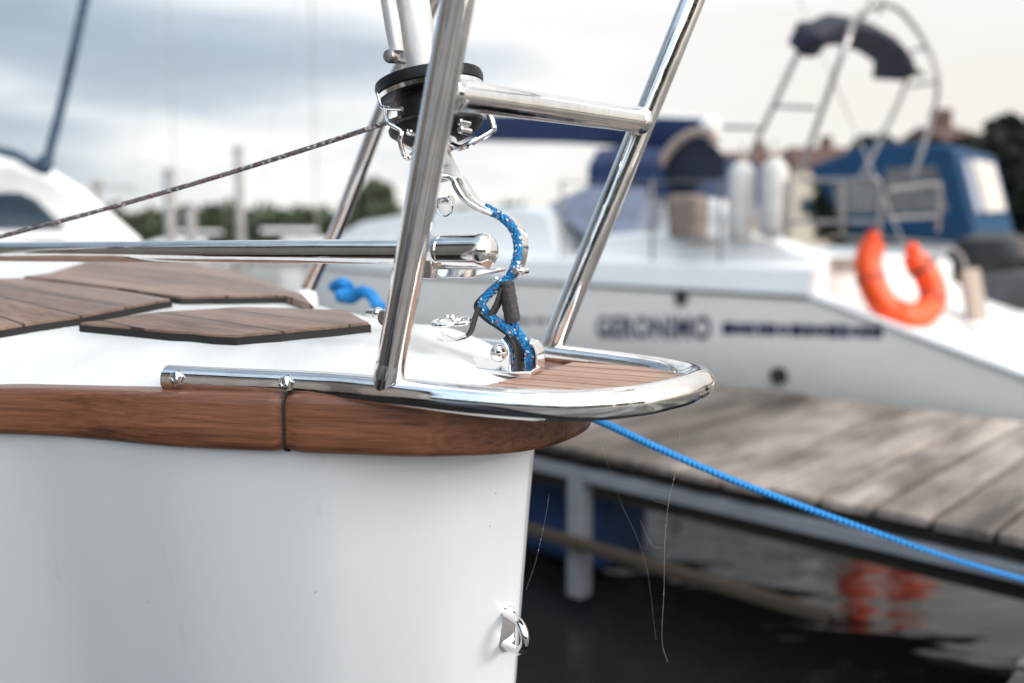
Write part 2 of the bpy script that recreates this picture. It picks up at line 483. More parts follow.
sl = bpy.data.lights.new('sun', 'SUN'); sl.energy = 1.5; sl.angle = R(14); sl.color = (1, .95, .89)
so = bpy.data.objects.new('sun', sl); col.objects.link(so)
sd = V((math.sin(SUN_AZ)*math.cos(SUN_EL), math.cos(SUN_AZ)*math.cos(SUN_EL), math.sin(SUN_EL)))
so.rotation_euler = sd.to_track_quat('Z', 'Y').to_euler(); so.location = sd*30

cd = bpy.data.cameras.new('camera'); cam = bpy.data.objects.new('camera', cd); col.objects.link(cam)
cam.location = CAM; cam.rotation_euler = (math.pi/2-PITCH, 0, 0)
cd.sensor_width = 36; cd.lens = 36*F/1024; cd.clip_start = .02; cd.clip_end = 8000
cd.dof.use_dof = True; cd.dof.focus_distance = .83; cd.dof.aperture_fstop = cd.lens/12.6
cd.dof.aperture_blades = 0
scn.camera = cam
scn.view_settings.view_transform = 'Standard'; scn.view_settings.look = 'None'
scn.view_settings.exposure = .45; scn.view_settings.gamma = 1
scn.cycles.max_bounces = 8; scn.cycles.glossy_bounces = 6
scn.cycles.use_denoising = True

# ===========================================================================
# SETTING
# ===========================================================================
bm = B()
prism(bm, [(-4000, -4000, -.02), (4000, -4000, -.02), (4000, 4000, -.02), (-4000, 4000, -.02)], (0, 0, .02))
tag(build('water', bm, M['water'], smooth=False), kind='structure')

# ---- foreground sailboat --------------------------------------------------
boat = empty('sailboat', L(-2.2, 0, -1.2), 'white sailboat bow with teak toe rail and polished steel pulpit in the foreground', 'sailboat')
RAILC = [(-.004, 0), (-.006, .03), (-.013, .056), (-.034, .091), (-.066, .117), (-.1, .137), (-.2, .175), (-.3, .207), (-.5, .258), (-.8, .42), (-1.2, .58), (-2, .80), (-3.2, .92), (-4.5, 1.02), (-5.6, 1.0)]
def half(u, tab=RAILC):
    if u >= tab[0][0]: return 0
    for (a, sa), (b_, sb) in zip(tab, tab[1:]):
        if b_ <= u <= a:
            return sa + (sb-sa)*(a-u)/(a-b_)
    return tab[-1][1]
def ztop(u):            # rail top height relative to eye level
    return -.1325 - .010*min(1.0, max(0, -u-.2)/.35) - .012*min(1, max(0, -u-.6)/2)
def sm(x): 
    x = max(0, min(1, x)); return x*x*(3-2*x)
def deckz(u, v):
    s = max(half(u)-.03, .02)
    c = .046*sm((-u-.03)/.2) + .078*max(0, -u-.25)
    return ztop(u) - .005 + c*(1-min(1, abs(v)/s)**(2.4 if v < 0 else 5)) + (.03*sm(v/s/.9)*sm((-u-.3)/.4)*(1-min(1, v/s)**6) if v > 0 else 0)

# hull
HT = [(-.049, 0), (-.056, .022), (-.075, .058), (-.1, .09), (-.15, .130), (-.2, .160), (-.3, .197), (-.4, .22), (-.5, .248), (-.65, .325), (-.8, .41), (-1.2, .57), (-2, .79), (-3.2, .91), (-4.5, 1.01), (-5.6, .99)]
levels = [(-.172, 1.0, 0), (-.25, .95, .007), (-.34, .885, .014), (-.45, .80, .022), (-.6, .70, .034), (-.8, .58, .05), (-1.0, .48, .075), (-1.2, .40, .11), (-1.35, .25, .2)]
bm = B()
dense = catmull([(u, s, 0) for u, s in HT], 5)
secs = []
for h, f, rk in levels:
    ring = []
    for side in (-1, 1):
        pts = [(p.x - rk*max(0, 1+p.x/1.5), side*p.y*f) for p in dense]
        if side == -1: near = pts
        else: far = pts
    ring = near[::-1] + far[1:]
    secs.append([L(u, v, h) for u, v in ring])
loft(bm, secs, capa=False, capb=False, closed=True)
hull = build('hull', bm, M['hull'], boat, sharp=50)

# deck sheet
bm = B()
us = [-.012, -.02, -.03, -.05, -.075, -.1, -.12, -.14, -.16, -.18, -.2, -.225, -.25, -.275, -.3, -.35, -.4, -.45, -.5, -.6, -.7, -.8, -1, -1.2, -1.5, -2, -2.6, -3.2, -4, -4.8, -5.6]
K = 30
rows = []
for u in us:
    s = max(half(u)-.02, .004)
    rows.append([bm.verts.new(L(u, s*(-1+2*k/K), deckz(u, s*(-1+2*k/K)) - (.02 if k in (0, K) else 0))) for k in range(K+1)])
for a, b_ in zip(rows, rows[1:]):
    for k in range(K): bm.faces.new((a[k], a[k+1], b_[k+1], b_[k]))
deck = build('deck', bm, M['deck'], boat, sharp=60)

# toe rail: one capping each side plus the bow piece, dark glued joints between them
full = [V((u, -s, 0)) for u, s in RAILC[::-1]] + [V((u, s, 0)) for u, s in RAILC[1:]]
pc = catmull(full, 14)
def rail_point(i, inset):
    t = (pc[min(i+1, len(pc)-1)]-pc[max(i-1, 0)]).normalized()
    nrm = V((t.y, -t.x, 0))        # outward
    p = pc[i] - nrm*inset
    return L(p.x, p.y, ztop(pc[i].x)-.0265+.004*sm((-pc[i].x-.2)/.35)), (A2*nrm.x+B2*nrm.y)
def rail_piece(i0, i1, w=.05, hh=.053, rr=.009, taper0=False, taper1=False):
    bm = B()
    prof = rrect(w, hh, rr, 4)
    rings = []
    n = i1-i0
    for i in range(i0, i1+1):
        p, nr = rail_point(i, .025)
        e = min(i-i0 if taper0 else 99, i1-i if taper1 else 99)
        k = [.90, .97, 1][min(e, 2)]
        rings.append([p + nr*(a*k) + V((0, 0, b*k*(1-.15*sm((-pc[i].x-.2)/.35)))) for a, b in prof])
    loft(bm, rings)
    return bm
def idx_at(px, side=-1):
    best = None
    for i, p in enumerate(pc):
        if p.y*side < 0: continue
        w_ = L(p.x, p.y, -.16) - CAM
        x = 512 + F*w_.x/(w_.dot(FWD))
        d = abs(x-px)
        if best is None or d < best[0]: best = (d, i)
    return best[1]
j1, j2 = idx_at(282), idx_at(566)
mid = len(pc)//2
j3, j4 = len(pc)-1-j2, len(pc)-1-j1
build('toe_rail', rail_piece(0, j1, .0495, .052, taper1=True), M['teak_rail'], boat, sharp=60)
build('toe_rail', rail_piece(j1, j2, taper0=True), M['teak_rail'], boat, sharp=60)
build('toe_rail', rail_piece(j2, j3), M['teak_rail'], boat, sharp=60)
build('toe_rail', rail_piece(j3, j4), M['teak_rail'], boat, sharp=60)
build('toe_rail', rail_piece(j4, len(pc)-1), M['teak_rail'], boat, sharp=60)
for j in (j1, j2):
    bm = B()
    p, nr = rail_point(j, .025); p2, _ = rail_point(j+1, .025)
    t = (p2-p).normalized()
    hw = .0011 if j == j1 else .0004
    kk = .995 if j == j1 else 1.004
    prof = rrect(.05*kk, .0527*kk, .009, 4)
    loft(bm, [[p - t*hw + nr*a + V((0, 0, b)) for a, b in prof], [p + t*hw + nr*a + V((0, 0, b)) for a, b in prof]])
    build('joint_caulk', bm, M['caulk'], boat)

# deck hatch panels of teak on the foredeck: picked as rays meeting the deck
def on_deck(px, py, lift=.0):
    d = ray(px, py); d = d/d.y
    Y = .6
    while Y < 8:
        p = CAM + d*Y
        r = p - O2; u, v = r.dot(A2), r.dot(B2)
        if p.z <= 1.2 + deckz(u, v) + lift and abs(v) < half(u)+.02: break
        Y += .004
    else:
        return CAM + d*(-.066/d.z)
    return CAM + d*Y
def plank_panel(pix, thick=.009):
    # thin teak panel laid to the camber of the deck
    fine_ = []
    for (x0_, y0_), (x1_, y1_) in zip(pix, pix[1:]+pix[:1]):
        n_ = max(1, int(abs(x1_-x0_)/22))
        fine_ += [(x0_+(x1_-x0_)*k/n_, y0_+(y1_-y0_)*k/n_) for k in range(n_)]
    pts = [on_deck(*q, lift=thick) for q in fine_]
    c = sum(pts, V())/len(pts)
    def sheet(scale, z0, z1):
        bm = B()
        f = bm.faces.new([bm.verts.new(V((p.x, p.y, 0))) for p in [c+(p-c)*scale for p in pts]])
        bmesh.ops.triangulate(bm, faces=[f])
        for _ in range(3):
            bmesh.ops.subdivide_edges(bm, edges=bm.edges[:], cuts=1, use_grid_fill=True)
        bmesh.ops.triangulate(bm, faces=bm.faces[:])
        r = bmesh.ops.extrude_face_region(bm, geom=bm.faces[:])
        up = set(v for v in r['geom'] if isinstance(v, bmesh.types.BMVert))
        for v in bm.verts:
            q = v.co - O2
            v.co.z = 1.2 + deckz(q.dot(A2), q.dot(B2)) + (z1 if v in up else z0)
        return bm
    o = build('teak_panel', sheet(.985, .002, thick+.0012), M['teak_panel'], boat, sharp=30)
    build('edge_trim', sheet(1.0, -.01, thick-.0015), M['caulk'], o, sharp=30)
    return o, c
o1, _ = plank_panel([(79, 325), (236, 338), (371, 324), (347, 311), (240, 308), (150, 314)])
o2, _ = plank_panel([(-70, 336), (0, 330), (76, 319), (172, 300), (110, 290), (20, 279), (-90, 280)])
o3, _ = plank_panel([(22, 277), (80, 284), (182, 298), (313, 296), (285, 281), (225, 267), (130, 264)])

# bow platform of teak slats inside the pulpit ring
RING = [(-.336, -.182, -.1285), (-.27, -.166, -.1285), (-.18, -.148, -.1275), (-.112, -.142, -.1275), (-.03, -.132, -.1295), (.04, -.112, -.1305), (.083, -.075, -.129), (.105, -.03, -.1265), (.108, 0, -.126)]
RINGF = RING + [(u, -v, h) for u, v, h in RING[:-1][::-1]]
ringpts = catmull([L(*p) for p in RINGF], 10)
def ring_u(v):
    # forward limit of the ring at lateral position v
    v = abs(v)
    r = [(p[1], p[0]) for p in RING[3:]]
    for (va, ua), (vb, ub) in zip(r, r[1:]):
        if va <= -v <= vb or vb <= -v <= va:
            return ua + (ub-ua)*((-v-va)/(vb-va) if vb != va else 0)
    return -.1
bm = B()
nv = 7
for k in range(nv):
    v0 = -.112 + .224*k/nv + .0024; v1 = -.112 + .224*(k+1)/nv - .0024
    ue = min(ring_u(v0), ring_u(v1)) - .004
    if ue < -.05: continue
    prism(bm, [L(-.06, v0, -.1285), L(-.06, v1, -.1285), L(ring_u(v1)-.006, v1, -.1275), L(ring_u(v0)-.006, v0, -.1275)], (0, 0, -.012))
plat = build('bow_platform', bm, M['teak_slat'], boat, smooth=False, bevel=.0008)
bm = B()
prism(bm, [L(-.07, -.118, -.1395), L(-.07, .118, -.1395), L(.0, .118, -.1395), L(.06, .085, -.1395), L(.09, .03, -.139), L(.09, -.03, -.139), L(.06, -.085, -.1395), L(0, -.118, -.1395)], (0, 0, -.004))
build('backing_plate', bm, M['caulk'], plat, smooth=False)

# pulpit ------------------------------------------------------------------
TR = .0128
bm = B()
tube(bm, ringpts, .0128, 24)
pul = build('pulpit', bm, M['chrome'], boat)
nb0, nb1 = V((-.112, -.142, -.124)), V((-.011, -.182, .173))
fb0, fb1 = V((-.108, .142, -.131)), V((.004, .187, .173))
def ext(a, b_, k): return a + (b_-a)*k
bm = B()
tube(bm, [L(*ext(nb0, nb1, k)) for k in (0, .5, 1.0, 1.4)], .0126, 24)
lathe(bm, L(*ext(nb0, nb1, .05)), L(*nb1)-L(*nb0), [(-.004, .0136), (0, .0134), (.006, .0130), (.009, .0126)], 24)
build('post', bm, M['chrome'], pul)
bm = B()
tube(bm, [L(*ext(fb0, fb1, k)) for k in (0, .5, 1.0, 1.4)], .0126, 24)
build('post', bm, M['chrome'], pul)
bm = B()
ca, cb = L(*ext(nb0, nb1, .785)), L(*ext(fb0, fb1, .845))
tube(bm, [ca, (ca+cb)/2, cb], .0123, 24)
dd = (cb-ca).normalized()
lathe(bm, cb-dd*.016, dd, [(-.004, .0123), (.0, .0150), (.006, .0150)], 24)
lathe(bm, ca+dd*.016, -dd, [(-.004, .0123), (.0, .0145), (.006, .0145)], 24)
build('cross_bar', bm, M['chrome'], pul)
# top rail, over the edge of the photograph, with the far rear leg coming back down to the deck
legp = [P(308, 289, 1.36), P(322, 258, 1.33), P(340, 222, 1.30), P(385, 105, 1.24), P(415, 40, 1.21), P(446, -20, 1.18)]
bm = B()
tube(bm, catmull(legp + [P(520, -110, 1.16), L(*ext(fb0, fb1, 1.4))], 6), .0105, 16)
build('rear_leg', bm, M['chrome'], pul)
bm = B()
pn, pf = ext(nb0, nb1, 1.4), ext(fb0, fb1, 1.4)
tube(bm, catmull([L(-.9, -.36, .28), L(-.5, -.30, .29), L(pn.x-.1, pn.y-.02, pn.z), L(pn.x, pn.y, pn.z), L(.14, -.12, .30), L(.165, 0, .30), L(.14, .13, .30), L(pf.x, pf.y, pf.z)], 8), .0126, 16)
build('top_rail', bm, M['chrome'], pul)
bm = B()
tube(bm, [L(-.9, -.36, .28), L(-.95, -.345, -.14)], .0126, 14)
build('rear_leg', bm, M['chrome'], pul)
bm = B()
lathe(bm, P(306, 293, 1.36)-V((0, 0, .055)), (0, 0, 1), [(0, .018), (.045, .017), (.056, .0145), (.060, .011)], 20)
build('leg_socket', bm, M['white'], boat)
# fixing bolts through the flattened tail of the ring tube
for px, py in ((190, 381), (291, 384)):
    i = min(range(len(ringpts)//2), key=lambda i: abs(512+F*(ringpts[i]-CAM).x/(ringpts[i]-CAM).dot(FWD)-px))
    c = ringpts[i]
    ax = (-B2*.9 + V((0, 0, .22)) + A2*.1).normalized()
    bm = B()
    lathe(bm, c+ax*.0105, ax, [(0, .0078), (.002, .0078), (.0022, .0064), (.0062, .0062), (.0072, .0045), (.0074, .0030), (.0058, .0026)], 6)
    build('bolt', bm, M['chrome'], pul, sharp=30)
bm = B(); sphere(bm, L(.1075, 0, -.126)+A2*.0125, .0022); build('rivet', bm, M['black'], pul)

# stowed steel pole lying along the pulpit
bm = B()
pa, pb = P(-140, 252, 1.20), P(430, 251.5, .79)
pe = P(506, 250.5, .748)
tube(bm, [pa, (pa+pb)/2, pb], .0112, 24)
pole = build('rail_tube', bm, M['chrome'], boat)
bm = B()
ax = (pe-pb).normalized()
lathe(bm, P(421, 251.5, .796), ax, [(0, .0112), (.001, .0139), (.02, .0141), (.021, .0148), (.0245, .0148), (.0255, .0140), (.064, .0140), (.0645, .0148), (.070, .0148), (.0712, .0142), (.0735, .0122), (.0755, .009), (.0765, .005), (.0768, 0)], 32)
build('end_sleeve', bm, M['chrome'], pole)
bm = B()
prism(bm, [P(428, 268, .785), P(468, 268, .775), P(500, 268, .765), P(500, 271, .765), P(470, 278, .775), P(440, 278, .78)], B2*.012)
box(bm, P(423, 267, .785), A2*.012, B2*.004, V((0, 0, .010)))
build('bracket', bm, M['chrome'], pole, bevel=.002)
bm = B()
sphere(bm, P(378, 313, .86), .0058); lathe(bm, P(378, 313, .86), A2, [(-.012, .004), (.012, .004)], 12)
lathe(bm, P(386, 318, .85), B2, [(-.004, .007), (.012, .007)], 14)
build('lifeline_pin', bm, M['chrome'], pul)

# stem plate and stem fitting
bm = B()
prism(bm, [P(402, 352, .93), P(440, 353, .93), P(528, 362, .865), P(541, 366, .86), P(530, 372, .845), P(512, 372, .845), P(400, 358, .90)], (0, 0, -.005))
stem = build('stem_fitting', bm, M['chrome'], boat, bevel=.001)
bm = B()
U = catmull([P(504, 337, .868), P(511, 347, .868), P(513, 356, .868), P(513, 370, .868), P(516, 373.5, .868), P(527, 374, .868), P(538, 371.5, .868), P(540, 366, .868), P(540, 352, .868), P(536, 344, .868), P(530, 341, .868)], 6)
sweep(bm, U, rrect(.016, .0022, .0008), ref=B2)
build('eye_plate', bm, M['chrome'], stem)
bm = B()
prism(bm, [P(a, b_, .884) for a, b_ in ((515, 350), (530, 345), (537, 350), (538, 372), (515, 373))], B2*.003)
build('eye_back', bm, M['caulk'], stem)
bm = B()
lathe(bm, P(499, 353, .868), (-B2*.9+A2*.3), [(-.012, .0035), (-.003, .0035), (-.002, .0085), (.0015, .0088), (.004, .0075), (.0045, .0045), (.007, .004), (.0075, .001)], 20)
build('clevis_pin', bm, M['chrome'], stem)
for px, py, Y in ((432, 361, .885), (452, 354, .91)):
    bm = B()
    lathe(bm, P(px, py, Y), (0, 0, 1), [(-.004, .0068), (.003, .0064), (.004, .004)], 6 if px > 440 else 14)
    build('bolt', bm, M['steel_soft'] if px > 440 else M['chrome'], stem, sharp=30)

# bow eye on the stem
be = empty('placeholder', (0, 0, 0), None, None); bpy.data.objects.remove(be)
bm = B()
pcent = P(507, 631, .836)
nrm_be = (A2*.55 - B2*.85).normalized(); sd_be = V((0, 0, 1)).cross(nrm_be)
up = V((.02, 0, 1)).normalized()
loft(bm, [[pcent + sd_be*(a) + up*(b) + nrm_be*d for a, b in rrect(.0165, .047, .008, 5)] for d in (-.012, -.0035)])
eye = build('bow_eye', bm, M['chrome'], boat, bevel=.001)
bm = B()
outd = (A2*.93 - B2*.38).normalized()
base = pcent - nrm_be*.002
tube(bm, catmull([base + up*.0155 - outd*.003, base + up*.0155 + outd*.010, base + up*.0135 + outd*.020, base + up*.007 + outd*.0265, base + outd*.0285, base - up*.007 + outd*.0265, base - up*.0135 + outd*.020, base - up*.0155 + outd*.010, base - up*.0155 - outd*.003], 5), .0043, 14)
build('loop', bm, M['chrome'], eye)

# ---- roller furler --------------------------------------------------------
FW = (V((0, 0, 1)) - A2*.19 + B2*.0).normalized()
FC = P(430, 88, .885)                # centre of the upper flange
bm = B()
lathe(bm, FC, FW, [(-.030, .036), (-.010, .034), (-.006, .038), (-.004, .0475)], 40)
drum = build('furler_drum', bm, M['black'], boat)
bm = B()
lathe(bm, FC, FW, [(-.003, .046), (-.002, .0515), (.004, .0525), (.008, .0515), (.0095, .045), (.010, .018)], 48)
build('upper_flange', bm, M['black'], drum)
bm = B()
lathe(bm, FC, FW, [(-.0075, .0505), (-.0035, .0512), (-.003, .0505), (-.0035, .0465), (-.0072, .0470)], 48)
build('flange_rim', bm, M['chrome'], drum)
bm = B()
lathe(bm, FC, FW, [(-.050, .030), (-.047, .037), (-.040, .0455), (-.036, .0462), (-.033, .044), (-.029, .035)], 48)
build('lower_flange', bm, M['black'], drum)
bm = B()
lathe(bm, FC, FW, [(-.062, .012), (-.060, .017), (-.050, .018), (-.049, .014)], 24)
for px, py in ((411, 132), (461, 122), (462, 130)):
    lathe(bm, P(px, py, .85), -B2, [(-.012, .0038), (.003, .0038), (.0045, .0025)], 12)
build('bearing', bm, M['chrome'], drum)
bm = B()
cage = [P(385, 108, .86), P(388, 122, .85), P(401, 131, .845), P(400, 141, .845), P(404, 155, .85), P(409, 158, .855), P(416, 150, .87)]
tube(bm, catmull(cage, 5), .0022, 10)
tube(bm, catmull([P(399, 141, .845), P(413, 148, .86), P(425, 146, .88), P(462, 147, .88)], 5), .0022, 10)
cage2 = [P(484, 111, .86), P(489, 114, .855), P(493.5, 127, .85), P(491, 132, .85), P(470, 144, .85), P(460, 148, .86), P(452, 145, .87)]
tube(bm, catmull(cage2, 5), .0030, 10)
tube(bm, catmull([P(378, 92, .87), P(381, 104, .865), P(385, 108, .86), P(402, 109, .845)], 5), .0022, 10)
build('line_guard', bm, M['chrome'], drum)
# forestay fork below the drum and clevis with split ring
bm = B()
foot = P(442, 180, .895)
sweep(bm, [FC-FW*.058, FC-FW*.072, P(441, 150, .888), P(443, 166, .888), P(446, 181, .888)], rrect(.017, .006, .002), ref=A2, scale=[.75, .8, .95, 1.6, 2.0])
build('stay_fork', bm, M['white'], drum)
bm = B()
lathe(bm, P(444, 201, .886), A2, [(-.016, .0035), (.006, .0035), (.007, .0055), (.009, .0055)], 12)
c = P(445, 205, .880)
closed_tube(bm, [c + A2*(.0088*math.cos(a)) + V((0, 0, .0088*math.sin(a)-.002)) for a in [2*math.pi*k/24 for k in range(24)]], .0010, 8)
build('split_ring', bm, M['chrome'], drum)
# luff foil and its bolt-rope section
bm = B()
f0 = FC + FW*.012 - A2*.004
sweep(bm, [f0, f0+FW*.1, f0+FW*.3, f0+FW*3.0], circ(.0165, 24))
foil = build('luff_foil', bm, M['alu'], drum)
bm = B()
g0 = P(397, 52, .868)
sweep(bm, [g0, g0+FW*.02, g0+FW*.1, g0+FW*2.9], rrect(.014, .012, .004), scale=[.9, 1, 1, 1])
build('foil_feeder', bm, M['alu'], foil)
bm = B()
lathe(bm, P(389, 56, .862), -B2, [(-.01, .0055), (.0, .0065), (.002, .0055), (.003, .002)], 14)
lathe(bm, P(398, 60, .864), -B2, [(-.01, .0025), (.004, .003)], 10)
build('screw', bm, M['steel_soft'], foil)

# ---- ropes on the near boat ----------------------------------------------
def rope(name, pts, r, m, label, cat='rope', n=10, parent=None, lobe=.13):
    bm = B()
    # gently lobed section so strands catch light
    path = catmull(pts, n)
    prof = [((r*(1+lobe*math.cos(6*a)))*math.cos(a), (r*(1+lobe*math.cos(6*a)))*math.sin(a)) for a in [2*math.pi*k/20 for k in range(20)]]
    fr = frames(path)
    rings = []
    dist = 0
    for i, (p, (t, x, y)) in enumerate(zip(path, fr)):
        if i: dist += (path[i]-path[i-1]).length
        tw = dist/(r*9)*2*math.pi
        rings.append([p + x*(a*math.cos(tw)-b*math.sin(tw)) + y*(a*math.sin(tw)+b*math.cos(tw)) for a, b in prof])
    loft(bm, rings)
    o = build(name, bm, m, parent)
    if label: tag(o, label, cat)
    return o
def fine(a, b_, k, sag=0):
    out = []
    for i in range(k+1):
        t = i/k
        out.append(a + (b_-a)*t - V((0, 0, sag*4*t*(1-t))))
    return out
rope('furling_line', fine(P(402, 117.5, .862), P(-60, 251, 1.0), 60, .006), .0023, M['rope_grey'], 'thin grey flecked furling line running from the black drum down to the left', n=4)
# lashing from the stay to the stem eye
YL = .872
lash = empty('rope_lashing', P(527, 370, YL), 'blue flecked rope lashing with black sleeve between forestay and stem eye', 'lashing')
def Q(pts, Y=YL): return [P(a, b_, Y) for a, b_ in pts]
bm = B(); 
rope('rope', Q([(484, 207), (492, 211.5), (503, 218), (512, 227), (517, 239), (518, 252), (515, 265), (510, 277), (507, 288), (508, 302), (511, 318), (517, 331), (524, 341), (529, 352), (528, 363), (525, 371)]), .0043, M['rope_blue'], None, parent=lash, n=8)
rope('rope', Q([(510, 277), (497, 287), (485, 298), (482, 306), (490, 316), (503, 325), (514, 334)], YL-.006), .0040, M['rope_blue'], None, parent=lash, n=8)
bm = B()
sp = Q([(437, 178), (448, 177), (456, 180), (461, 189), (468, 199), (480, 208), (492, 213.5)])
sweep(bm, catmull(sp, 8), rrect(.018, .0055, .0015), ref=B2)
sweep(bm, catmull(Q([(459, 176), (464, 180), (470, 190), (478, 201), (490, 209)]), 8), rrect(.010, .002, .0008), ref=B2)
build('upper_strap', bm, M['chrome'], lash)
bm = B()
sweep(bm, catmull(Q([(488, 209), (503, 214.5), (514, 222), (521.5, 233), (524, 246), (522, 260), (517, 272), (511, 280)], YL+.006), 8), rrect(.016, .002, .0008), ref=B2)
build('side_strap', bm, M['chrome'], lash)
bm = B()
sweep(bm, catmull(Q([(511, 278), (500, 283), (488, 293), (478, 306), (487, 318), (500, 327), (512, 336), (518, 347), (519, 360)], YL+.004), 8), rrect(.014, .0025, .001), ref=B2)
sweep(bm, catmull(Q([(503, 288), (498, 303), (491, 316)], YL-.008), 6), rrect(.012, .003, .001), ref=B2)
build('loop_strap', bm, M['rubber'], lash)
bm = B()
a_, b_ = P(505.5, 281, YL-.006), P(513, 322, YL-.006)
dv = b_-a_
prof = []
for k in range(16):
    prof.append((dv.length*k/15, .0078*(1+.03*math.sin(k*2.1)) if 0 < k < 15 else .0065))
lathe(bm, a_, dv, prof, 20)
build('sleeve', bm, M['rubber'], lash)
bm = B()
sphere(bm, P(521, 271, YL-.004), .0042); sphere(bm, P(496, 279, YL-.01), .003)
lathe(bm, P(521, 271, YL), B2, [(-.012, .003), (.012, .003)], 10)
build('rivet', bm, M['chrome'], lash)
bm = B()
arm = Q([(479, 307), (475, 318), (471, 331), (465, 337), (455, 340)], .86)
sweep(bm, catmull(arm, 6), rrect(.008, .0026, .001), ref=B2)
build('arm', bm, M['rubber'], lash)
bm = B()
sweep(bm, catmull(Q([(467, 336), (455, 339.5), (444, 338), (438, 335)], .86), 6), rrect(.02, .002, .0008), ref=B2)
c = P(446, 322, .86)
for cx, cy, r1 in ((444, 322.5, .0105), (461, 321.5, .0085)):
    c = P(cx, cy, .855)
    closed_tube(bm, [c + A2*(r1*math.cos(a)) + B2*(r1*.9*math.sin(a)) + V((0, 0, .002*math.sin(a))) for a in [2*math.pi*k/28 for k in range(28)]], .0024, 10)
sphere(bm, P(452, 318, .855), .0038); sphere(bm, P(447, 317.5, .855), .003)
build('snap_shackle', bm, M['chrome'], lash)

# blue tail of rope lying on the deck
tl = [P(333, 287, 1.5), P(342, 283, 1.48), P(350, 290, 1.5), P(340, 296, 1.46), P(352, 298, 1.45), P(362, 291, 1.44), P(372, 296, 1.4), P(378, 306, 1.36), P(383, 309, 1.3)]
rope('rope_tail', tl, .009, M['rope_plain'], 'bright blue rope tail bunched on the far deck edge')
bm = B()
# blue mooring line from the bow to the walkway
pts = [P(560, 405, .95), P(604, 423, .99), P(660, 449, 1.03), P(730, 479, 1.07), P(800, 505.5, 1.12), P(880, 534, 1.19), P(960, 561, 1.28), P(1030, 581, 1.36), P(1100, 600, 1.46)]
cend = T(.12, 1.75, .57)
rope('mooring_line', pts + [cend], .0047, M['rope_plain'], 'bright blue mooring line stretched from the bow across the pier edge', n=14, lobe=0)
cl = empty('mooring_cleat', T(.12, 1.75, .55), 'steel mooring cleat bolted to the near walkway', 'cleat')
bm = B()
tube(bm, [T(.12-.09, 1.75, .60), T(.12, 1.75, .605), T(.12+.09, 1.75, .60)], .012, 12)
build('horn', bm, M['steel_soft'], cl)
bm = B()
for s in (-1, 1): box(bm, T(.12+.03*s, 1.75, .577), D1*.01, N1*.012, V((0, 0, .025)))
build('foot', bm, M['steel_soft'], cl)

# cobweb hanging under the bow
bm = B()
def strand(pts, r=.00022):
    tube(bm, catmull(pts, 6), r*.32, 5)
strand([P(684, 397, .80), P(680, 430, .83), P(676, 470, .84), P(669, 500, .84), P(665, 540, .84), P(664, 590, .84), P(662, 640, .84), P(668, 663, .84)], .0003)
strand([P(600, 440, .83), P(620, 500, .84), P(645, 560, .84), P(656, 640, .84)], .00012)
strand([P(668, 505, .84), P(650, 498, .84), P(630, 470, .84)], .00012)
strand([P(664, 548, .84), P(652, 545, .84), P(640, 520, .84)], .00018)
strand([P(549, 495, .82), P(545, 520, .82), P(536, 560, .82), P(526, 590, .82)], .00018)
for path_, nb in (([(676, 470), (669, 500), (665, 540), (664, 590), (662, 640), (668, 663)], 26), ([(549, 495), (545, 520), (536, 560), (526, 590)], 6)):
    pts_ = catmull([P(x, y, .84 if nb > 10 else .82) for x, y in path_], 12)
    for _ in range(nb):
        sphere(bm, random.choice(pts_), random.uniform(.00015, .0005), seg=6)
tag(build('cobweb', bm, M['silk']), 'thin dew speckled cobweb threads hanging beneath the bow over dark water', 'cobweb')

# ---- pier -----------------------------------------------------------------
QN, QF, ZP = 2.16, 3.60, .55
pier = empty('pier', T(2, 2.85, 0), 'weathered wooden plank pier on a grey steel frame between the two boats', 'pier')
bm = B()
t = -4.0
while t < 14:
    wd = .122
    z0 = ZP - random.uniform(0, .006)
    e0, e1 = random.uniform(-.012, .012), random.uniform(-.012, .012)
    c = [T(t, QN+e0, z0), T(t+wd, QN+e0, z0), T(t+wd, QF+e1, z0), T(t, QF+e1, z0)]
    prism(bm, c, (0, 0, -.022))
    t += wd + .016
build('decking', bm, M['plank'], pier, smooth=False, bevel=.003)
bm = B()
for q in (QN+.10, QF-.10):
    if q > 3: box(bm, T(5, q, ZP-.125), D1*9, N1*.03, V((0, 0, .095)))  # far joist deepened to cut off the yacht's reflection in the water
    else: box(bm, T(5, q, ZP-.10), D1*9, N1*.03, V((0, 0, .065)))
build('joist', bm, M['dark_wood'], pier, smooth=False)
bm = B()
box(bm, T(5, QN+.03, ZP-.088), D1*9, N1*.02, V((0, 0, .019)))
build('edge_beam', bm, M['beam_grey'], pier, smooth=False, bevel=.004)
tp = G(578, 500, QN+.03-PB).dot(D1)
for tt in (tp, tp+3.2, tp-3.2, tp+6.4):
    bm = B()
    box(bm, T(tt, QN+.04, .255), D1*.030, N1*.030, V((0, 0, .20)))
    build('post', bm, M['beam_grey'], pier, smooth=False, bevel=.004)
bm = B()
box(bm, T(tp+3.15, QN-.01, .25), D1*4.0, N1*.018, V((0, 0, .017)))
build('lower_beam', bm, M['beam_brown'], pier, smooth=False, bevel=.006)
for tt in (tp+.55, tp+4.2):
    bm = B()
    box(bm, T(tt-.28, QN+.4, .24), D1*.2, N1*.15, V((0, 0, .2)))
    build('float', bm, M['float_blue'], pier, smooth=False, bevel=.05)

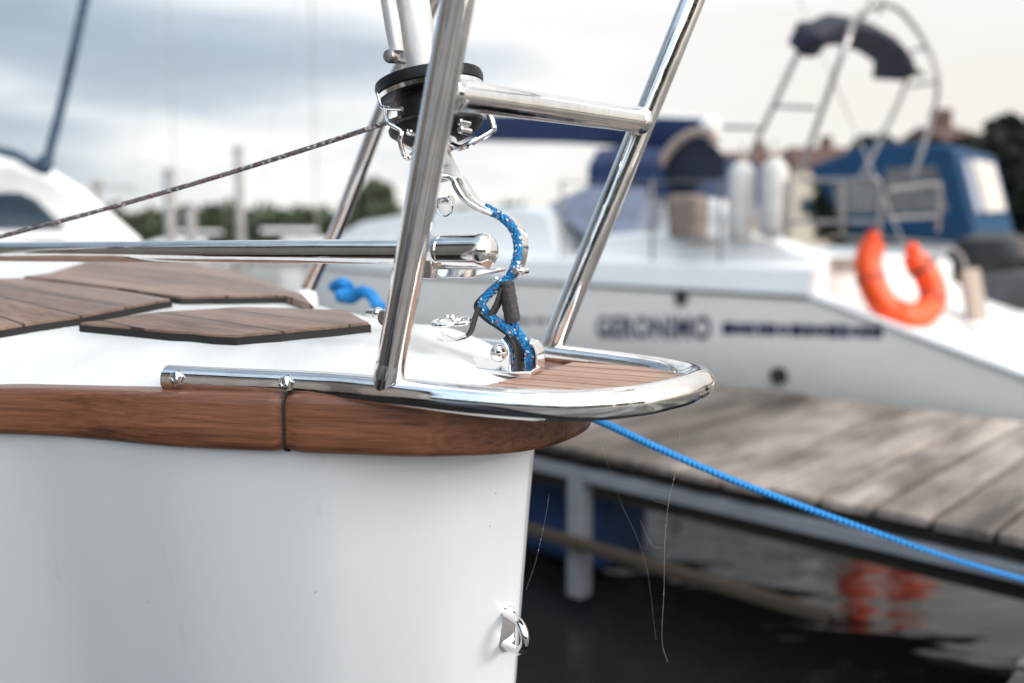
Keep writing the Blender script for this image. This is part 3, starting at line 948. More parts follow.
for tt, hd, q, hq in ((tp+1.2, .5, QN+.8, .3),):  # black box added under the pier to make the gap there dark
    bm = B()
    box(bm, T(tt, q, .19), D1*hd, N1*hq, V((0, 0, .2)))
    build('float', bm, M['motor'], pier, smooth=False, bevel=.05)
for k in range(9):  # beams added to darken the space beneath the decking
    bm = B()
    box(bm, T(tp-3.9+.9*k, (QN+QF)/2, ZP-.09), D1*.03, N1*.62, V((0, 0, .055)))
    build('shade_crossbeam', bm, M['dark_wood'], pier, smooth=False)
walk = empty('walkway', T(-.4, -1, 0), 'grey wooden walkway under the photographer at bottom right corner', 'walkway')
bm = B()
q = -4.6
while q < QN-.03:
    z0 = ZP-.004 - random.uniform(0, .005)
    prism(bm, [T(-1.7, q, z0), T(.335+random.uniform(-.01, .01), q, z0), T(.335+random.uniform(-.01, .01), q+.12, z0), T(-1.7, q+.12, z0)], (0, 0, -.035))
    q += .13
build('decking', bm, M['plank2'], walk, smooth=False, bevel=.003)
bm = B()
for tt in (.26, -1.6): box(bm, T(tt, -1.25, ZP-.13), D1*.04, N1*3.33, V((0, 0, .085)))
build('joist', bm, M['dark_wood'], walk, smooth=False)

# ---- yacht alongside the pier --------------------------------------------
def Tq(t, q, z): return T(t, PB+q, z)
yacht = empty('sailing_yacht', Tq(5, 1.35, 0), 'light grey sailing yacht with its name in navy letters moored behind the pier', 'sailboat')
tA, zA = tq(G(809, 297))[0], G(809, 297).z
tBt, zBt = tq(G(1024, 380))[0], G(1024, 380).z
def ysheer(t):
    return .835 + .018*max(0, t-2.4)*.6 + .012*max(0, t-6)**1.3
def yhalf(t):     # half beam
    if t < 3: return 1.25 + .10*sm((t-.8)/2.2)
    if t < 6: return 1.35
    k = (t-6)/3.3
    return 1.35*math.sqrt(max(0, 1-k**2.2))
def ytop(t):
    if t < tA: return zBt + (zA-zBt)*(t-tBt)/(tA-tBt)
    return zA + (ysheer(t)-ysheer(tA))
ts = [.75, 1.0, 1.27, 1.6, 2.0, tA, 2.8, 3.2, 3.8, 4.5, 5.2, 6, 6.6, 7.2, 7.8, 8.3, 8.7, 9.0, 9.2, 9.28]
bm = B()
secs = []
for t in ts:
    hb, zt = yhalf(t), ytop(t)
    pr = []
    for f, zz in ((1, zt), (.995, .62*zt), (.97, .3*zt), (.88, .05), (.6, -.15), (0, -.3)):
        pr.append((1.35-hb*f, zz))
    full_ = pr + [(2.7-qq, zz) for qq, zz in pr[:-1][::-1]]
    secs.append([Tq(t, qq, zz) for qq, zz in full_])
loft(bm, secs, closed=False, capa=True, capb=True)
yh = build('hull', bm, M['hullgrey'], yacht, sharp=50)
bm = B()
rows = []
tsd = [t for t in ts if t <= tA]
for t in tsd:
    hb, zt = yhalf(t), ytop(t)
    rows.append([Tq(t, 1.35-hb*1.004, zt+.006), Tq(t, 1.35-hb*.5, zt+.03), Tq(t, 1.35+hb*.5, zt+.03), Tq(t, 1.35+hb*1.004, zt+.006)])
loft(bm, rows, closed=False, capa=False, capb=False)
build('transom', bm, M['white'], yacht)
# white moulding edge down the sloping stern
bm = B()
tube(bm, [Tq(t, 1.35-yhalf(t)-.002, ytop(t)+.01) for t in tsd], .022, 8)
build('transom_edge', bm, M['white'], yacht)
for k, tt in enumerate((1.15, 1.75)):
    bm = B()
    zt = ytop(tt)
    box(bm, Tq(tt, 1.35, zt+.045), D1*.11, N1*.7, V((0, 0, .012)))
    build('step_tread', bm, M['white'], yacht, smooth=False, bevel=.015)
# white topside band above the rub strake
bm = B()
secs = []
for t in [t for t in ts if t >= tA]:
    hb, zt = yhalf(t), ytop(t)
    ch = .17 if t < 5.5 else .17-.08*min(1, (t-5.5)/3)
    secs.append([Tq(t, 1.35-hb, zt+.008), Tq(t, 1.35-hb+.02, zt+ch), Tq(t, 1.35-hb*.86, zt+ch+.03), Tq(t, 1.35, zt+ch+.07), Tq(t, 1.35+hb*.86, zt+ch+.03), Tq(t, 1.35+hb-.02, zt+ch), Tq(t, 1.35+hb, zt+.008)])
loft(bm, secs, closed=True)
build('deck', bm, M['white'], yacht)
bm = B()
tube(bm, [Tq(t, 1.35-yhalf(t)-.004, ytop(t)-.004) for t in ts if t >= tA], .013, 8)
rs = build('rub_strake', bm, M['line'], yacht)
# coachroof and cockpit coaming, cut to the profile seen over the pier
def slab(prof, q0, q1, name, m, parent=yacht, bevel=.03):
    """profile given by pixels on the plane q0, carried across to q1"""
    bm = B()
    a = [G(px, py, q0) for px, py in prof]
    prism(bm, a, N1*(q1-q0))
    return build(name, bm, m, parent, smooth=False, bevel=bevel)
slab([(335, 236), (360, 222), (420, 212), (520, 206), (548, 212), (560, 262), (325, 262)], .35, 2.35, 'coachroof', M['white'])
slab([(572, 262), (586, 236), (640, 232), (760, 236), (812, 256), (816, 274), (570, 276)], .22, .55, 'cockpit_coaming', M['white'], bevel=.04)
slab([(572, 262), (586, 236), (640, 232), (760, 236), (800, 252), (804, 274), (570, 276)], 2.15, 2.5, 'cockpit_coaming', M['white'], bevel=.04)
slab([(606, 240), (640, 178), (662, 172), (672, 190), (672, 242)], .7, 1.0, 'helm_seat', M['white'], bevel=.05)
slab([(694, 242), (698, 196), (724, 204), (742, 242)], .6, .9, 'helm_pod', M['white'], bevel=.05)
# sprayhood
bm = B()
for s0, s1, nm in ((0, 1, 'x'),):
    secs = []
    for px, top, q in ((588, 152, .45), (612, 148, .6), (655, 150, .7)):
        p0 = G(px, 196, .4)
        secs.append([G(px, 196, .45), G(px, top+14, .47), G(px+8, top, .62), G(px+8, top-2, 1.35)] + [G(px+8, top, .62)+N1*1.46, G(px, top+14, .47)+N1*1.76, G(px, 196, .45)+N1*1.8])
loft(bm, secs, closed=True)
sh = build('sprayhood', bm, M['navy'], yacht)
bm = B()
prism(bm, [G(548, 205, .44), G(588, 186, .44), G(648, 188, .44), G(634, 240, .44), G(598, 246, .44)], N1*1.8)
build('window', bm, M['screen'], sh, smooth=False)
# boom with navy cover, mast hidden behind the near pulpit post
bm = B()
a_, b_ = G(452, 121, 1.35), G(716, 127, 1.35)
tube(bm, catmull([a_, a_+(b_-a_)*.3, a_+(b_-a_)*.7, b_], 4), .085, 14, scale=None)
bo = build('boom', bm, M['white'], yacht)
bm = B()
sweep(bm, [a_+V((0, 0, .0)), (a_+b_)/2+V((0, 0, .02)), b_-(b_-a_)*.03], [(.1, -.06), (.11, .05), (.04, .2), (-.04, .2), (-.11, .05), (-.1, -.06)])
build('sail_cover', bm, M['navy'], bo)
bm = B()
mp_ = G(420, 121, 1.35)
tube(bm, [V((mp_.x, mp_.y, .9)), V((mp_.x, mp_.y, 6)), V((mp_.x, mp_.y, 12.5))], .065, 14)
build('mast', bm, M['steel_soft'], yacht)
bm = B()
for foot, k in ((G(724, 236, 1.35), 12.3),):
    tube(bm, [Tq(2.3, 1.35, 1.0), V((mp_.x, mp_.y, k))], .005, 6)
tube(bm, [Tq(6.1, .1, 1.0), V((mp_.x, mp_.y, 12.0))], .004, 6)
tube(bm, [Tq(6.1, 2.6, 1.0), V((mp_.x, mp_.y, 12.0))], .004, 6)
build('rigging_wire', bm, M['steel_soft'], yacht)
# folded dark canopy over the helm with pale piping
bm = B()
secs = []
for k, (dy, w_) in enumerate(((0, .55), (.25, .62), (.5, .55))):
    secs.append([G(660+k*4, 178-k*2, .6+dy), G(672, 152, .6+dy), G(694, 138, .6+dy), G(714, 143, .6+dy), G(727, 160, .6+dy), G(724, 178, .6+dy), G(690, 186, .6+dy)])
loft(bm, secs)
fc = build('folded_canopy', bm, M['dark_navy'], yacht, sharp=60)
bm = B()
tube(bm, catmull([G(652, 186, .58), G(664, 158, .58), G(682, 138, .58), G(702, 131, .58), G(712, 134, .58), G(716, 144, .58)], 6), .035, 10)
build('piping', bm, M['tan'], fc)
# net bag on the coaming rail
slab([(663, 194), (696, 194), (694, 240), (666, 240)], .08, .3, 'net_bag', M['brown'], bevel=.05)
# steel arch with rolled bimini
def hoop(bl, tl_, top, tr_, br, r=.022):
    pass
HO = dict(near=.25, far=2.05)
def arch(nb, nt_, top1, top2, ft, fb, qn, qf, name):
    bm = B()
    pts = [G(*nb, qn), G((nb[0]+nt_[0])/2, (nb[1]+nt_[1])/2, qn), G(*nt_, qn), G(*top1, qn+(qf-qn)*.2), G(*top2, qn+(qf-qn)*.62), G(*ft, qf), G(*fb, qf)]
    path = catmull(pts, 8)
    tube(bm, path, .018, 10)
    return build(name, bm, M['steel_soft'], yacht), path
h1, path1 = arch((744, 168), (802, 46), (822, 18), (872, 28), (908, 74), (862, 176), .25, 2.05, 'arch_hoop')
h2, path2 = arch((800, 172), (846, 44), (862, 12), (902, 12), (938, 82), (914, 176), .25, 2.05, 'arch_hoop')
bm = B()
for a, b_ in (((772, 106, .25), (816, 108, .25)), ((912, 50, 1.6), (930, 48, 1.6)), ((910, 86, 2.0), (939, 82, 2.0)), ((868, 12, .9), (846, 30, .9)), ((722, 127, .3), (758, 128, .25))):
    bm = B(); tube(bm, [G(*a), G(*b_)], .014, 8); build('arch_brace', bm, M['steel_soft'], yacht)
bm = B()
tube(bm, catmull([G(868, 10, .8), G(874, -6, .8), G(884, 2, .9), G(878, 14, 1.0)], 4), .010, 8)
build('hanging_ring', bm, M['steel_soft'], yacht)
bm = B()
out_t = [(799, 30), (806, 22), (824, 14), (846, 18), (868, 24), (892, 38), (908, 56), (914, 74)]
out_b = [(806, 50), (812, 56), (824, 46), (846, 44), (866, 50), (884, 62), (880, 78), (910, 80)]
qs = [.15, .25, .45, .8, 1.15, 1.5, 1.8, 2.05]
secs = []
for (a, b_), (c, d), q in zip(out_t, out_b, qs):
    p, r_ = G(a, b_, q), G(c, d, q)
    off = D1*.10
    jit = random.uniform(-.06, .05)
    secs.append([p-off*.3, p+off*.6+V((0, 0, jit)), (p+r_)/2+off, r_+off*.6, r_-off*.3-V((0, 0, jit)), (p+r_)/2-off*1.2])
loft(bm, secs)
build('rolled_bimini', bm, M['dark_navy'], yacht, sharp=60)
# pushpit rails
bm = B()
for pts in ([(800, 180, .1), (845, 180, .08), (872, 178, .08), (880, 186, .1), (880, 232, .12)],
            [(786, 222, .1), (846, 222, .08), (880, 222, .1)],
            [(888, 190, .1), (935, 184, 1.2), (940, 190, 1.3), (938, 232, 1.35)],
            [(842, 180, .08), (842, 236, .1)], [(786, 180, .1), (786, 240, .1)],
            [(888, 218, .1), (936, 216, 1.3)],
            [(936, 262, 1.0), (944, 250, 1.05), (956, 250, 1.2), (966, 268, 1.3), (972, 320, 1.3)]):
    tube(bm, catmull([G(*p) for p in pts], 4), .013, 8)
build('pushpit', bm, M['steel_soft'], yacht)
bm = B()
for y0, y1 in ((182, 180), (212, 222)):
    tube(bm, [G(560, y0, .12), G(660, (y0+y1)/2+1, .12), G(786, y1, .1)], .006, 6)
for x in (562, 652, 720):
    tube(bm, [G(x, 180, .12), G(x, 262, .12)], .012, 8)
build('lifeline', bm, M['steel_soft'], yacht)
# swim ladder folded on the transom, dark hull fitting
slab([(958, 272), (966, 268), (978, 336), (968, 338)], .9, 1.2, 'swim_ladder', M['tan'], bevel=.02)
slab([(828, 258), (856, 262), (850, 267), (826, 265)], .3, .8, 'hatch', M['tan'], bevel=.01)
for px, py, r in ((777, 376, .05), (682, 298, .045)):
    bm = B()
    c = G(px, py, .0)
    c = c + N1*(.03 if py > 350 else 0.0)
    lathe(bm, c, -N1, [(-.06, r*1.15), (.018, r*1.15), (.02, r*.8), (.012, r*.75)], 16)
    build('through_hull', bm, M['line'], yacht)
bm = B()
slab([(676, 236), (676, 240), (704, 240), (704, 236)], .05, .2, 'winch', M['steel_soft'], bevel=.01)
# name and stripe on the topside
def on_side(px, py, off):
    # hull side leans in slightly below the sheer; find it
    p = G(px, py, 0); t, q, z = tq(p)
    zt = ytop(t); hb = yhalf(t)
    k = max(0, min(1, (zt-z)/(.38*zt)))
    return p + N1*(hb*.005*k + (1.35-hb)*1.0 - off)
cu = bpy.data.curves.new('lettering', 'FONT'); cu.body = 'GERONIMO'; cu.extrude = .02; cu.size = 1; cu.offset = .046; cu.space_character = 1.12
tmp = bpy.data.objects.new('lettering', cu); col.objects.link(tmp)
dg = bpy.context.evaluated_depsgraph_get(); dg.update()
me = bpy.data.meshes.new_from_object(tmp.evaluated_get(dg))
bpy.data.objects.remove(tmp)
bm = B(); bm.from_mesh(me); bpy.data.meshes.remove(me)
xs = [v.co.x for v in bm.verts]; ys = [v.co.y for v in bm.verts]
x0, x1, y0, y1 = min(xs), max(xs), min(ys), max(ys)
pl, pr_ = on_side(596, 327, .003), on_side(711, 328, .003)
hh = .165
for v in bm.verts:
    fx = (v.co.x-x0)/(x1-x0); fy = (v.co.y-y0)/(y1-y0)-.5
    base = pl + (pr_-pl)*fx
    v.co = base + V((0, 0, fy*hh)) - N1*(v.co.z*.12)
build('name_lettering', bm, M['decal'], yacht, smooth=False)
bm = B()
x = 722
while x < 878:
    wd = random.choice((7, 9, 11, 13))
    a0, a1 = x, min(x+wd, 880)
    yy = 328.5 + (x-722)*.028
    hh_ = random.choice((5.2, 6.2, 6.8))
    p = [on_side(a0, yy-hh_, .004), on_side(a1, yy-hh_, .004), on_side(a1, yy+hh_, .004), on_side(a0, yy+hh_, .004)]
    prism(bm, p, N1*.02)
    x += wd + random.choice((.8, 1.2, 2.2))
p = [on_side(726, 326.5, .003), on_side(878, 330.5, .003), on_side(878, 335.5, .003), on_side(726, 331.5, .003)]
prism(bm, p, N1*.02)
build('side_stripe', bm, M['decal'], yacht, smooth=False)
for a0, a1 in ((494, 509), (512, 531), (534, 546), (549, 565)):
    bm = B()
    prism(bm, [on_side(a0, 318.5, .004), on_side(a1, 319, .004), on_side(a1, 323.5, .004), on_side(a0, 323, .004)], N1*.02)
    build('small_lettering', bm, M['decal'], yacht, smooth=False)

# fenders and horseshoe buoy
def fender(px, top, bot, q, label):
    p1, p0 = G(px, top, q), G(px, bot, q)
    root = empty('fender', p0, label, 'fender', 'white fenders stowed on the yacht rail')
    h = p1.z-p0.z; r = .088
    bm = B()
    lathe(bm, V((p1.x, p1.y, p0.z)), (0, 0, 1), [(0, .02), (.01, .045), (.05, r*.9), (.09, r), (h-.09, r), (h-.05, r*.9), (h-.01, .045), (h, .03)], 20)
    build('body', bm, M['cream'], root)
    bm = B()
    lathe(bm, V((p1.x, p1.y, p1.z-.005)), (0, 0, 1), [(0, .03), (.04, .025), (.05, .012)], 12)
    tube(bm, [V((p1.x, p1.y, p1.z)), V((p1.x, p1.y, p1.z+.12))], .006, 8)
    build('eye', bm, M['tan'], root)
fender(742, 162, 244, .12, 'white fender nearer the brown net bag, left one of the two')
fender(775, 158, 240, .12, 'white fender nearer the orange buoy, right one of the two')
lb = empty('horseshoe_buoy', G(905, 328, .2), 'bright orange horseshoe lifebuoy hanging on the yacht stern', 'lifebuoy')
bm = B()
hs = [G(873, 243, .15), G(868, 262, .12), G(873, 285, .12), G(886, 306, .16), G(905, 316, .22), G(924, 313, .4), G(933, 297, .55), G(928, 278, .55), G(917, 262, .5), G(915, 256, .5)]
path = catmull(hs, 6)
sc = [min(1, .74+.26*math.sin(math.pi*min(1, max(0, i/(len(path)-1)))) + (.1)) for i in range(len(path))]
sweep(bm, path, rrect(.145, .16, .06, 5), scale=sc)
build('foam_body', bm, M['orange'], lb)
for i in (10, 22, 34, 46):
    bm = B()
    t_ = (path[i+1]-path[i]).normalized()
    sweep(bm, [path[i]-t_*.012, path[i]+t_*.012], rrect(.153, .169, .06, 5))
    build('strap', bm, M['orange'] if i in (22,) else M['line'], lb)
for px, py, q in ((873, 238, .15), (912, 250, .5)):
    bm = B(); sphere(bm, G(px, py, q), .045, sz=1.1); build('knob', bm, M['orange'], lb)

# ---- blue canopied motor boat behind --------------------------------------
QB = 4.5
mb = empty('motor_boat', G(920, 300, QB+1), 'white motor boat under a bright blue canvas canopy beyond the yacht stern', 'motor boat')
def Gz(px, py, q, z=None):
    p = G(px, py, q)
    return p if z is None else V((p.x, p.y, z))
bm = B()
hullp = [(720, 262), (760, 250), (850, 246), (960, 246), (962, 300), (740, 312)]
a = [G(px, py, QB-.1) for px, py in hullp]
prism(bm, [V((p.x, p.y, p.z)) for p in a], N1*2.4)
build('hull', bm, M['white'], mb, smooth=False, bevel=.08)
bm = B()
side = [(806, 167), (858, 147), (880, 143), (940, 143), (954, 147), (978, 244), (852, 232), (828, 200)]
prism(bm, [G(px, py, QB) for px, py in side], N1*1.45)
can = build('canopy', bm, M['blue'], mb, smooth=False, bevel=.05)
for pol, mt in (([(832, 184), (876, 180), (876, 214), (838, 214)], 'vinyl_grey'), ([(886, 168), (936, 166), (948, 212), (884, 212)], 'vinyl_grey')):
    bm = B()
    prism(bm, [G(px, py, QB-.012) for px, py in pol], N1*.03)
    build('window', bm, M[mt], can, smooth=False)
# aft curtain windows: on the plane through the stern edge of the canopy
e0, e1 = G(955, 151, QB), G(977, 240, QB)
def aft(s, hgt):   # s along N1 metres, hgt 0 top .. 1 bottom
    return e0 + (e1-e0)*hgt + N1*s - D1*.012
bm = B()
prism(bm, [aft(.10, .1), aft(.3, .08), aft(.34, .66), aft(.10, .7)], D1*-.02)
build('window', bm, M['screen'], can, smooth=False)
bm = B()
prism(bm, [aft(.42, .06), aft(1.2, .06), aft(1.2, .64), aft(.45, .68)], D1*-.02)
build('window', bm, M['vinyl_pale'], can, smooth=False)
bm = B()
tube(bm, [G(845, 238, QB-.1), G(900, 240, QB-.1), G(985, 248, QB-.1)], .03, 8)
build('gunwale', bm, M['steel_soft'], mb)
om = empty('outboard_motor', G(995, 330, 3.2), 'black outboard motor tilted up at the far right behind the yacht stern', 'motor')
bm = B()
c = G(992, 268, 3.2)
secs = []
for k, (z, a, b_) in enumerate(((-.18, .10, .09), (-.1, .2, .15), (.1, .22, .17), (.24, .17, .14), (.3, .08, .06))):
    secs.append([c + V((0, 0, z)) + D1*(x*a*1.6) + N1*(y*b_*1.6) for x, y in rrect(2, 2, .6, 3)])
loft(bm, secs)
build('cowl', bm, M['motor'], om)
bm = B()
box(bm, c-V((0, 0, .5)), D1*.08, N1*.06, V((0, 0, .33)))
box(bm, c-V((0, 0, .8))-D1*.05, D1*.2, N1*.1, V((0, 0, .02)))
build('leg', bm, M['motor'], om, smooth=False, bevel=.02)
# dark dinghy tied beyond
dg_ = empty('dinghy', G(1010, 310, 2.6), 'dark grey inflatable dinghy tied at the right edge behind the yacht transom', 'dinghy')
bm = B()
tube(bm, catmull([G(985, 300, 2.4), G(1030, 296, 2.4), G(1100, 300, 2.6), G(1120, 300, 3.4), G(1090, 300, 4.2), G(990, 300, 4.2)], 5), .2, 12)
build('tube', bm, M['dinghy'], dg_)
bm = B()
prism(bm, [G(985, 318, 2.5), G(1090, 318, 2.6), G(1080, 312, 4.1), G(985, 312, 4.1)], (0, 0, .03))
build('floor', bm, M['motor'], dg_, smooth=False)

# ---- white boat at left with knotted rope ---------------------------------
YW = 3.6
wb = empty('cabin_cruiser', P(10, 330, YW+.8), 'white cabin boat with dark wraparound window at the left edge', 'motor boat')
def pris(pix, Y0, dY, name, m, parent, bevel=.03):
    bm = B()
    prism(bm, [P(a, b_, Y0) for a, b_ in pix], (dY*-.47, dY, 0))
    return build(name, bm, m, parent, smooth=False, bevel=bevel)
cab = pris([(-300, 150), (-120, 142), (-10, 150), (44, 163), (86, 190), (140, 238), (156, 262), (-300, 262)], YW, 1.6, 'cabin', M['white'], wb, .06)
pris([(-160, 193), (20, 192), (36, 199), (52, 215), (66, 229), (-160, 231)], YW-.012, .05, 'window', M['glass'], cab, .01)
pris([(-300, 231.5), (64, 231.5), (70, 236), (66, 242), (-300, 244)], YW-.05, .06, 'window_ledge', M['white'], cab, .01)
bm = B()
secs = []
for x, yt, w0 in ((-520, 262, 1.0), (-100, 262, 1.0), (120, 262, .95), (220, 262, .6), (290, 258, .1)):
    p = P(x, yt, YW-.3)
    secs.append([V((p.x, p.y+.9-w0, .78)), V((p.x, p.y+.95-w0*.8, .3)), V((p.x, p.y+.95, -.2)), V((p.x, p.y+.95+w0*.8, .3)), V((p.x, p.y+1.0+w0, .78))])
loft(bm, secs)
build('hull', bm, M['white'], wb)
kx = [P(-40, 142, YW-.1), P(0, 151, YW-.1), P(18, 156, YW-.1), P(34, 166, YW-.1), P(46, 170, YW-.1), P(45, 160, YW-.1), P(40, 163, YW-.12), P(48, 166, YW-.13), P(50, 150, YW-.1), P(58, 120, YW-.05), P(66, 86, YW), P(75, 46, YW), P(85, 0, YW+.05), P(100, -70, YW+.1)]
rope('knotted_rope', kx, .017, M['rope_navy'], 'dark blue rope knotted at the peak of the white cabin boat')

# ---- mooring posts, lamp, far boats ---------------------------------------
def mpost(px, top, Y, r, label):
    p = P(px, top, Y)
    root = empty('mooring_post', (p.x, p.y, 0), label, 'post', 'mooring posts standing in the water')
    bm = B()
    lathe(bm, V((p.x, p.y, -.3)), (0, 0, 1), [(0, r*1.1), (p.z+.3-.05, r), (p.z+.3, r*.8)], 14)
    build('shaft', bm, M['pile'], root)
    bm = B()
    lathe(bm, V((p.x, p.y, p.z-.03)), (0, 0, 1), [(0, r*1.15), (.06, r*1.15), (.1, .02)], 14)
    build('cap', bm, M['beam_grey'], root)
mpost(238, 150, 14, .065, 'tallest grey mooring post between the rope and the treeline')
mpost(168, 172, 16, .085, 'shorter grey mooring post left of the tallest one')
mpost(190, 206, 17, .10, 'lowest stubby mooring post beside the shorter post')
lp = P(97, 184, 30)
lamp = empty('street_lamp', (lp.x, lp.y, 0), 'small far lamp post with a side arm behind the white cabin boat', 'lamp post')
bm = B(); tube(bm, [V((lp.x, lp.y, -.2)), lp], .09, 10); build('pole', bm, M['pile'], lamp)
bm = B(); tube(bm, [lp-V((0, 0, .1)), P(116, 187, 30), P(134, 188, 30)], .04, 8); sphere(bm, P(97, 184, 30), .18); build('lamp_arm', bm, M['pile'], lamp)
def farboat(px, Y, ln, mast_top, label, dirx=1):
    p = P(px, 240, Y)
    root = empty('sailboat', (p.x, p.y, 0), label, 'sailboat', 'distant moored sailboats')
    bm = B(); secs = []
    for s, wb_, z in ((-.5, .30, .75), (-.3, .42, .72), (0, .5, .75), (.3, .35, .85), (.5, .03, 1.0)):
        x = p.x+dirx*s*ln
        secs.append([V((x, p.y-wb_*2, z)), V((x, p.y-wb_*1.5, .1)), V((x, p.y, -.25)), V((x, p.y+wb_*1.5, .1)), V((x, p.y+wb_*2, z))])
    loft(bm, secs); build('hull', bm, M['white'], root)
    bm = B()
    secs = []
    for s, wb_, z in ((-.25, .5, 1.25), (.1, .5, 1.3), (.28, .3, .95)):
        x = p.x+dirx*s*ln
        secs.append([V((x, p.y-wb_*1.3, .7)), V((x, p.y-wb_, z)), V((x, p.y+wb_, z)), V((x, p.y+wb_*1.3, .7))])
    loft(bm, secs); build('cabin', bm, M['white'], root)
    top = P(px, mast_top, Y)
    bm = B(); tube(bm, [V((p.x, p.y, .7)), V((p.x, p.y, max(9, top.z)))], .036, 10); build('mast', bm, M['pile'], root)
    bm = B()
    for s in (-.5, .5): tube(bm, [V((p.x+dirx*s*ln, p.y, .9)), V((p.x, p.y, max(9, top.z)-.3))], .012, 6)
    build('stay', bm, M['steel_soft'], root)
    bm = B(); tube(bm, [V((p.x, p.y, 1.7)), V((p.x-dirx*ln*.42, p.y, 1.7))], .1, 8); build('boom', bm, M['white'], root)
farboat(317, 48, 7, -80, 'distant white sailboat whose faint mast rises right of the tall post')
farboat(178, 60, 7, -80, 'distant white sailboat whose faint mast rises above the short posts', -1)
# ---- shore, woods, trees and houses ----------------------------------------
bm = B()
prism(bm, [(-260, 92, -.5), (70, 92, -.5), (120, 40, -.5), (400, 30, -.5), (400, 400, -.5), (-260, 400, -.5)], (0, 0, 1.3))
prism(bm, [(16, 26, -.5), (60, 14, -.5), (160, 20, -.5), (160, 60, -.5), (40, 60, -.5), (18, 40, -.5)], (0, 0, 1.15))
prism(bm, [(-200, -45, -.5), (200, -45, -.5), (200, -200, -.5), (-200, -200, -.5)], (0, 0, 1.3))  # unseen bank behind the camera, added to carry the reflected trees
tag(build('shore', bm, M['shore'], smooth=False), kind='structure')

def leaves(bm, c, rx, ry, rz, n, size):
    for _ in range(n):
        while True:
            p = V((random.uniform(-1, 1), random.uniform(-1, 1), random.uniform(-1, 1)))
            if p.length < 1 and p.length > .35: break
        k = 1 + .35*mn.noise(p*2.3 + c*.37)
        q_ = V((p.x*rx*k, p.y*ry*k, p.z*rz*k)) + c
        s = size*random.uniform(.6, 1.3)
        a = V((random.gauss(0, 1), random.gauss(0, 1), random.gauss(0, 1))).normalized()
        b_ = a.orthogonal().normalized(); d = a.cross(b_)
        vs = [bm.verts.new(q_ + b_*(s*x) + d*(s*y)) for x, y in ((-1, -.5), (0, -.8), (1, -.3), (.7, .6), (-.5, .8))]
        bm.faces.new(vs)
# far-off wood seen as one mass
bm = B()
for i in range(84):
    x = -78 + i*1.6 + random.uniform(-1, 1)
    c = V((x, 98+random.uniform(0, 6), 2.6+random.uniform(-.3, .35)))
    leaves(bm, c, 2.4, 2.2, 2.3+random.uniform(-.3, .3), 240, .42)
for i in range(30):  # unseen trees added behind the camera for the chrome to reflect
    x = -90 + i*6.2
    leaves(bm, V((x, -60+random.uniform(-4, 4), 5.0)), 4.6, 4, 5.2+random.uniform(-1, 2), 240, 1.1)
tag(build('woodland', bm, M['leaf'], smooth=False), 'low green wood lining the far shore, plus unseen trees added behind for chrome reflections', 'woodland', kind='stuff')

def tree(px, top, base, Y, wid, label, m='leaf_dark', n=5200, size=.15):
    p, b0 = P(px, top, Y), P(px, base, Y)
    root = empty('tree', (p.x, p.y, .6), label, 'tree', 'trees on the right bank')
    h = p.z-.6
    r = wid*Y/F/2
    bm = B()
    tube(bm, [V((p.x, p.y, .3)), V((p.x+.1, p.y, .6+h*.35)), V((p.x, p.y+.1, .6+h*.8))], .05*h**.8, 8, scale=[1, .75, .3])
    for k in range(5):
        a = k*1.3
        z = .6+h*(.3+.1*k)
        tube(bm, [V((p.x, p.y, z)), V((p.x+math.cos(a)*r*.7, p.y+math.sin(a)*r*.7, z+h*.18))], .018*h, 6, scale=[1, .4])
    build('trunk', bm, M['bark'], root)
    bm = B()
    for k in range(7):
        a = k*2.4
        c = V((p.x+math.cos(a)*r*.5, p.y+math.sin(a)*r*.45, .6+h*(.36+.085*k)))
        s = r*(.62-.05*abs(k-2))
        leaves(bm, c, s, s, min(s*.9, h*.26), n//7, size)
    leaves(bm, V((p.x, p.y, .6+h*.45)), r*.9, r*.7, h*.42, n//3, size)
    build('crown', bm, M[m], root, smooth=False)
tree(1022, 111, 300, 24, 84, 'tall dark tree at the right edge beyond the blue canopy')
tree(990, 142, 300, 26, 120, 'dark bushy tree directly right of the blue canopy, below the brown roof')
tree(1072, 118, 300, 23, 130, 'dark tree beyond the right frame edge next to the tall one')
tree(945, 141, 300, 30, 100, 'dark low tree just above the stern end of the blue canopy')
tree(893, 139, 240, 40, 110, 'low dark tree crown showing over the middle of the blue canopy', 'leaf_dark', 3000, .22)
tree(845, 160, 240, 44, 60, 'small green tree between the red roof and the blue canopy', 'leaf', 1800, .22)
tree(690, 170, 240, 60, 60, 'green tree left of the red roofed houses', 'leaf', 1600, .35)
tree(376, 178, 235, 85, 36, 'lone round green tree on the far shore right of the rear pulpit leg', 'leaf', 1600, .5)

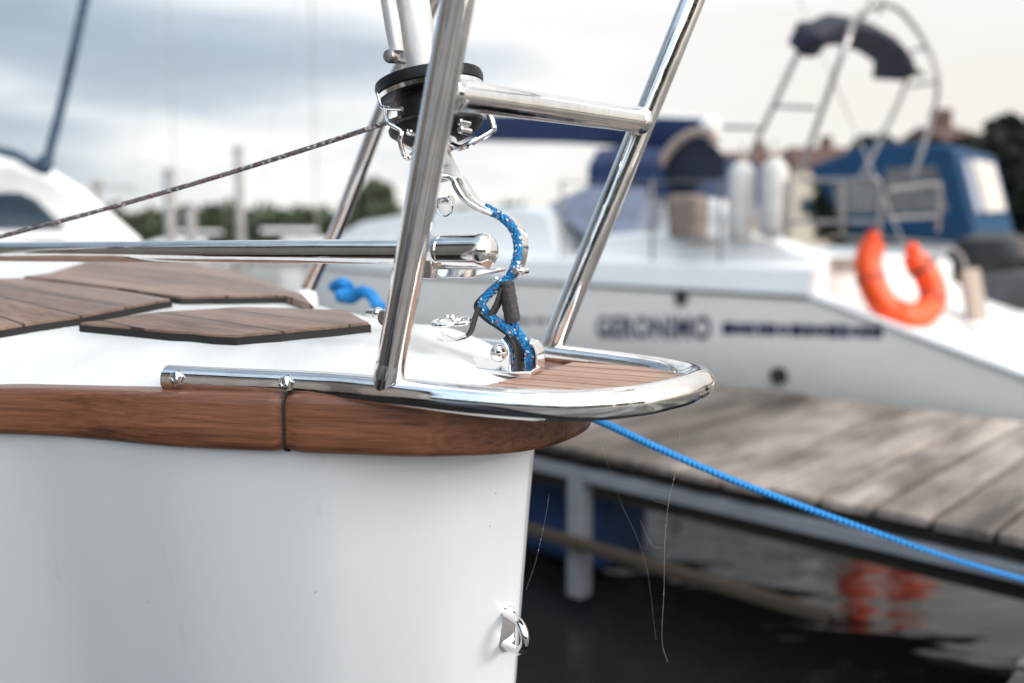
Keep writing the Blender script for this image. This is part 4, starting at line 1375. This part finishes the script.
def house(px, ridge, eave, base, Y, wid, label):
    c = P(px, base, Y); zr, ze = P(px, ridge, Y+4).z, P(px, eave, Y).z
    hw = wid*Y/F/2
    root = empty('house', (c.x, c.y, .6), label, 'house', 'red roofed houses on the far bank')
    bm = B(); box(bm, V((c.x, c.y+4, (.3+ze)/2)), (hw*.94, 0, 0), (0, 3.6, 0), (0, 0, (ze-.3)/2)); wl = build('wall', bm, M['wall'], root, smooth=False)
    bm = B()
    prism(bm, [V((c.x-hw, c.y-.1, ze)), V((c.x-hw*.75, c.y+4, zr)), V((c.x-hw, c.y+8.1, ze))], (0, 0, 0.0)) if False else None
    a = [V((c.x-hw, c.y, ze)), V((c.x+hw, c.y, ze)), V((c.x+hw, c.y+8, ze)), V((c.x-hw, c.y+8, ze))]
    r1, r2 = V((c.x-hw*.7, c.y+4, zr)), V((c.x+hw*.7, c.y+4, zr))
    vs = [bm.verts.new(p) for p in a+[r1, r2]]
    for f in ((0, 1, 5, 4), (1, 2, 5), (2, 3, 4, 5), (3, 0, 4), (3, 2, 1, 0)): bm.faces.new([vs[i] for i in f])
    rf = build('roof', bm, M['roof'], root, smooth=False)
    bm = B(); box(bm, V((c.x+hw*.3, c.y+4.5, zr+.1)), (.35, 0, 0), (0, .35, 0), (0, 0, .7)); build('chimney', bm, M['roof'], rf, smooth=False)
    for k in range(3):
        bm = B(); box(bm, V((c.x+hw*(-.55+.55*k), c.y+.38, .3+(ze-.3)*.55)), (.5, 0, 0), (0, .05, 0), (0, 0, .55)); build('window', bm, M['glass'], root, smooth=False)
house(978, 127, 143, 240, 36, 60, 'brown roofed house rising between the dark trees at right')
house(832, 147, 166, 240, 62, 84, 'red roofed house right behind the front of the blue canopy')
house(760, 152, 170, 240, 75, 90, 'smaller red roofed house behind the white fenders')

# ---- timber boathouse added out of view to shade the hull and feed chrome reflections -----
M['barn'] = wood_mat('weathered_boards', (.09, .085, .08), (.26, .245, .23), V((0, 1, 0)), rough=.85, scale=.3)
bh = empty('shade_boathouse', T(.8, -3.3, 0), 'dark timber boathouse added unseen behind the camera to shade the hull and reflect in chrome', 'shade_boathouse')
bm = B()
box(bm, T(2.45, -2.95, 1.45), D1*1.25, N1*1.5, V((0, 0, 1.15)))
build('wall', bm, M['barn'], bh, smooth=False)
bm = B()
loft(bm, [[T(1.05, q, 2.603), T(3.85, q, 2.603), T(3.85, q, 2.66), T(2.45, q, 3.3), T(1.05, q, 2.66)] for q in (-4.6, -1.3)])
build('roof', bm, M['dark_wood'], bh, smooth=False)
bm = B()
box(bm, T(1.188, -3.2, 1.4), D1*.012, N1*.42, V((0, 0, .95)))
dr = build('door', bm, M['pile'], bh, smooth=False)
bm = B(); sphere(bm, T(1.15, -2.9, 1.4), .03); build('handle', bm, M['steel_soft'], dr)
for tt in (1.4, 3.4):
    for q in (-4.1, -1.8):
        bm = B(); tube(bm, [T(tt, q, -.3), T(tt, q, .31)], .08, 10); build('pile', bm, M['pile'], bh)
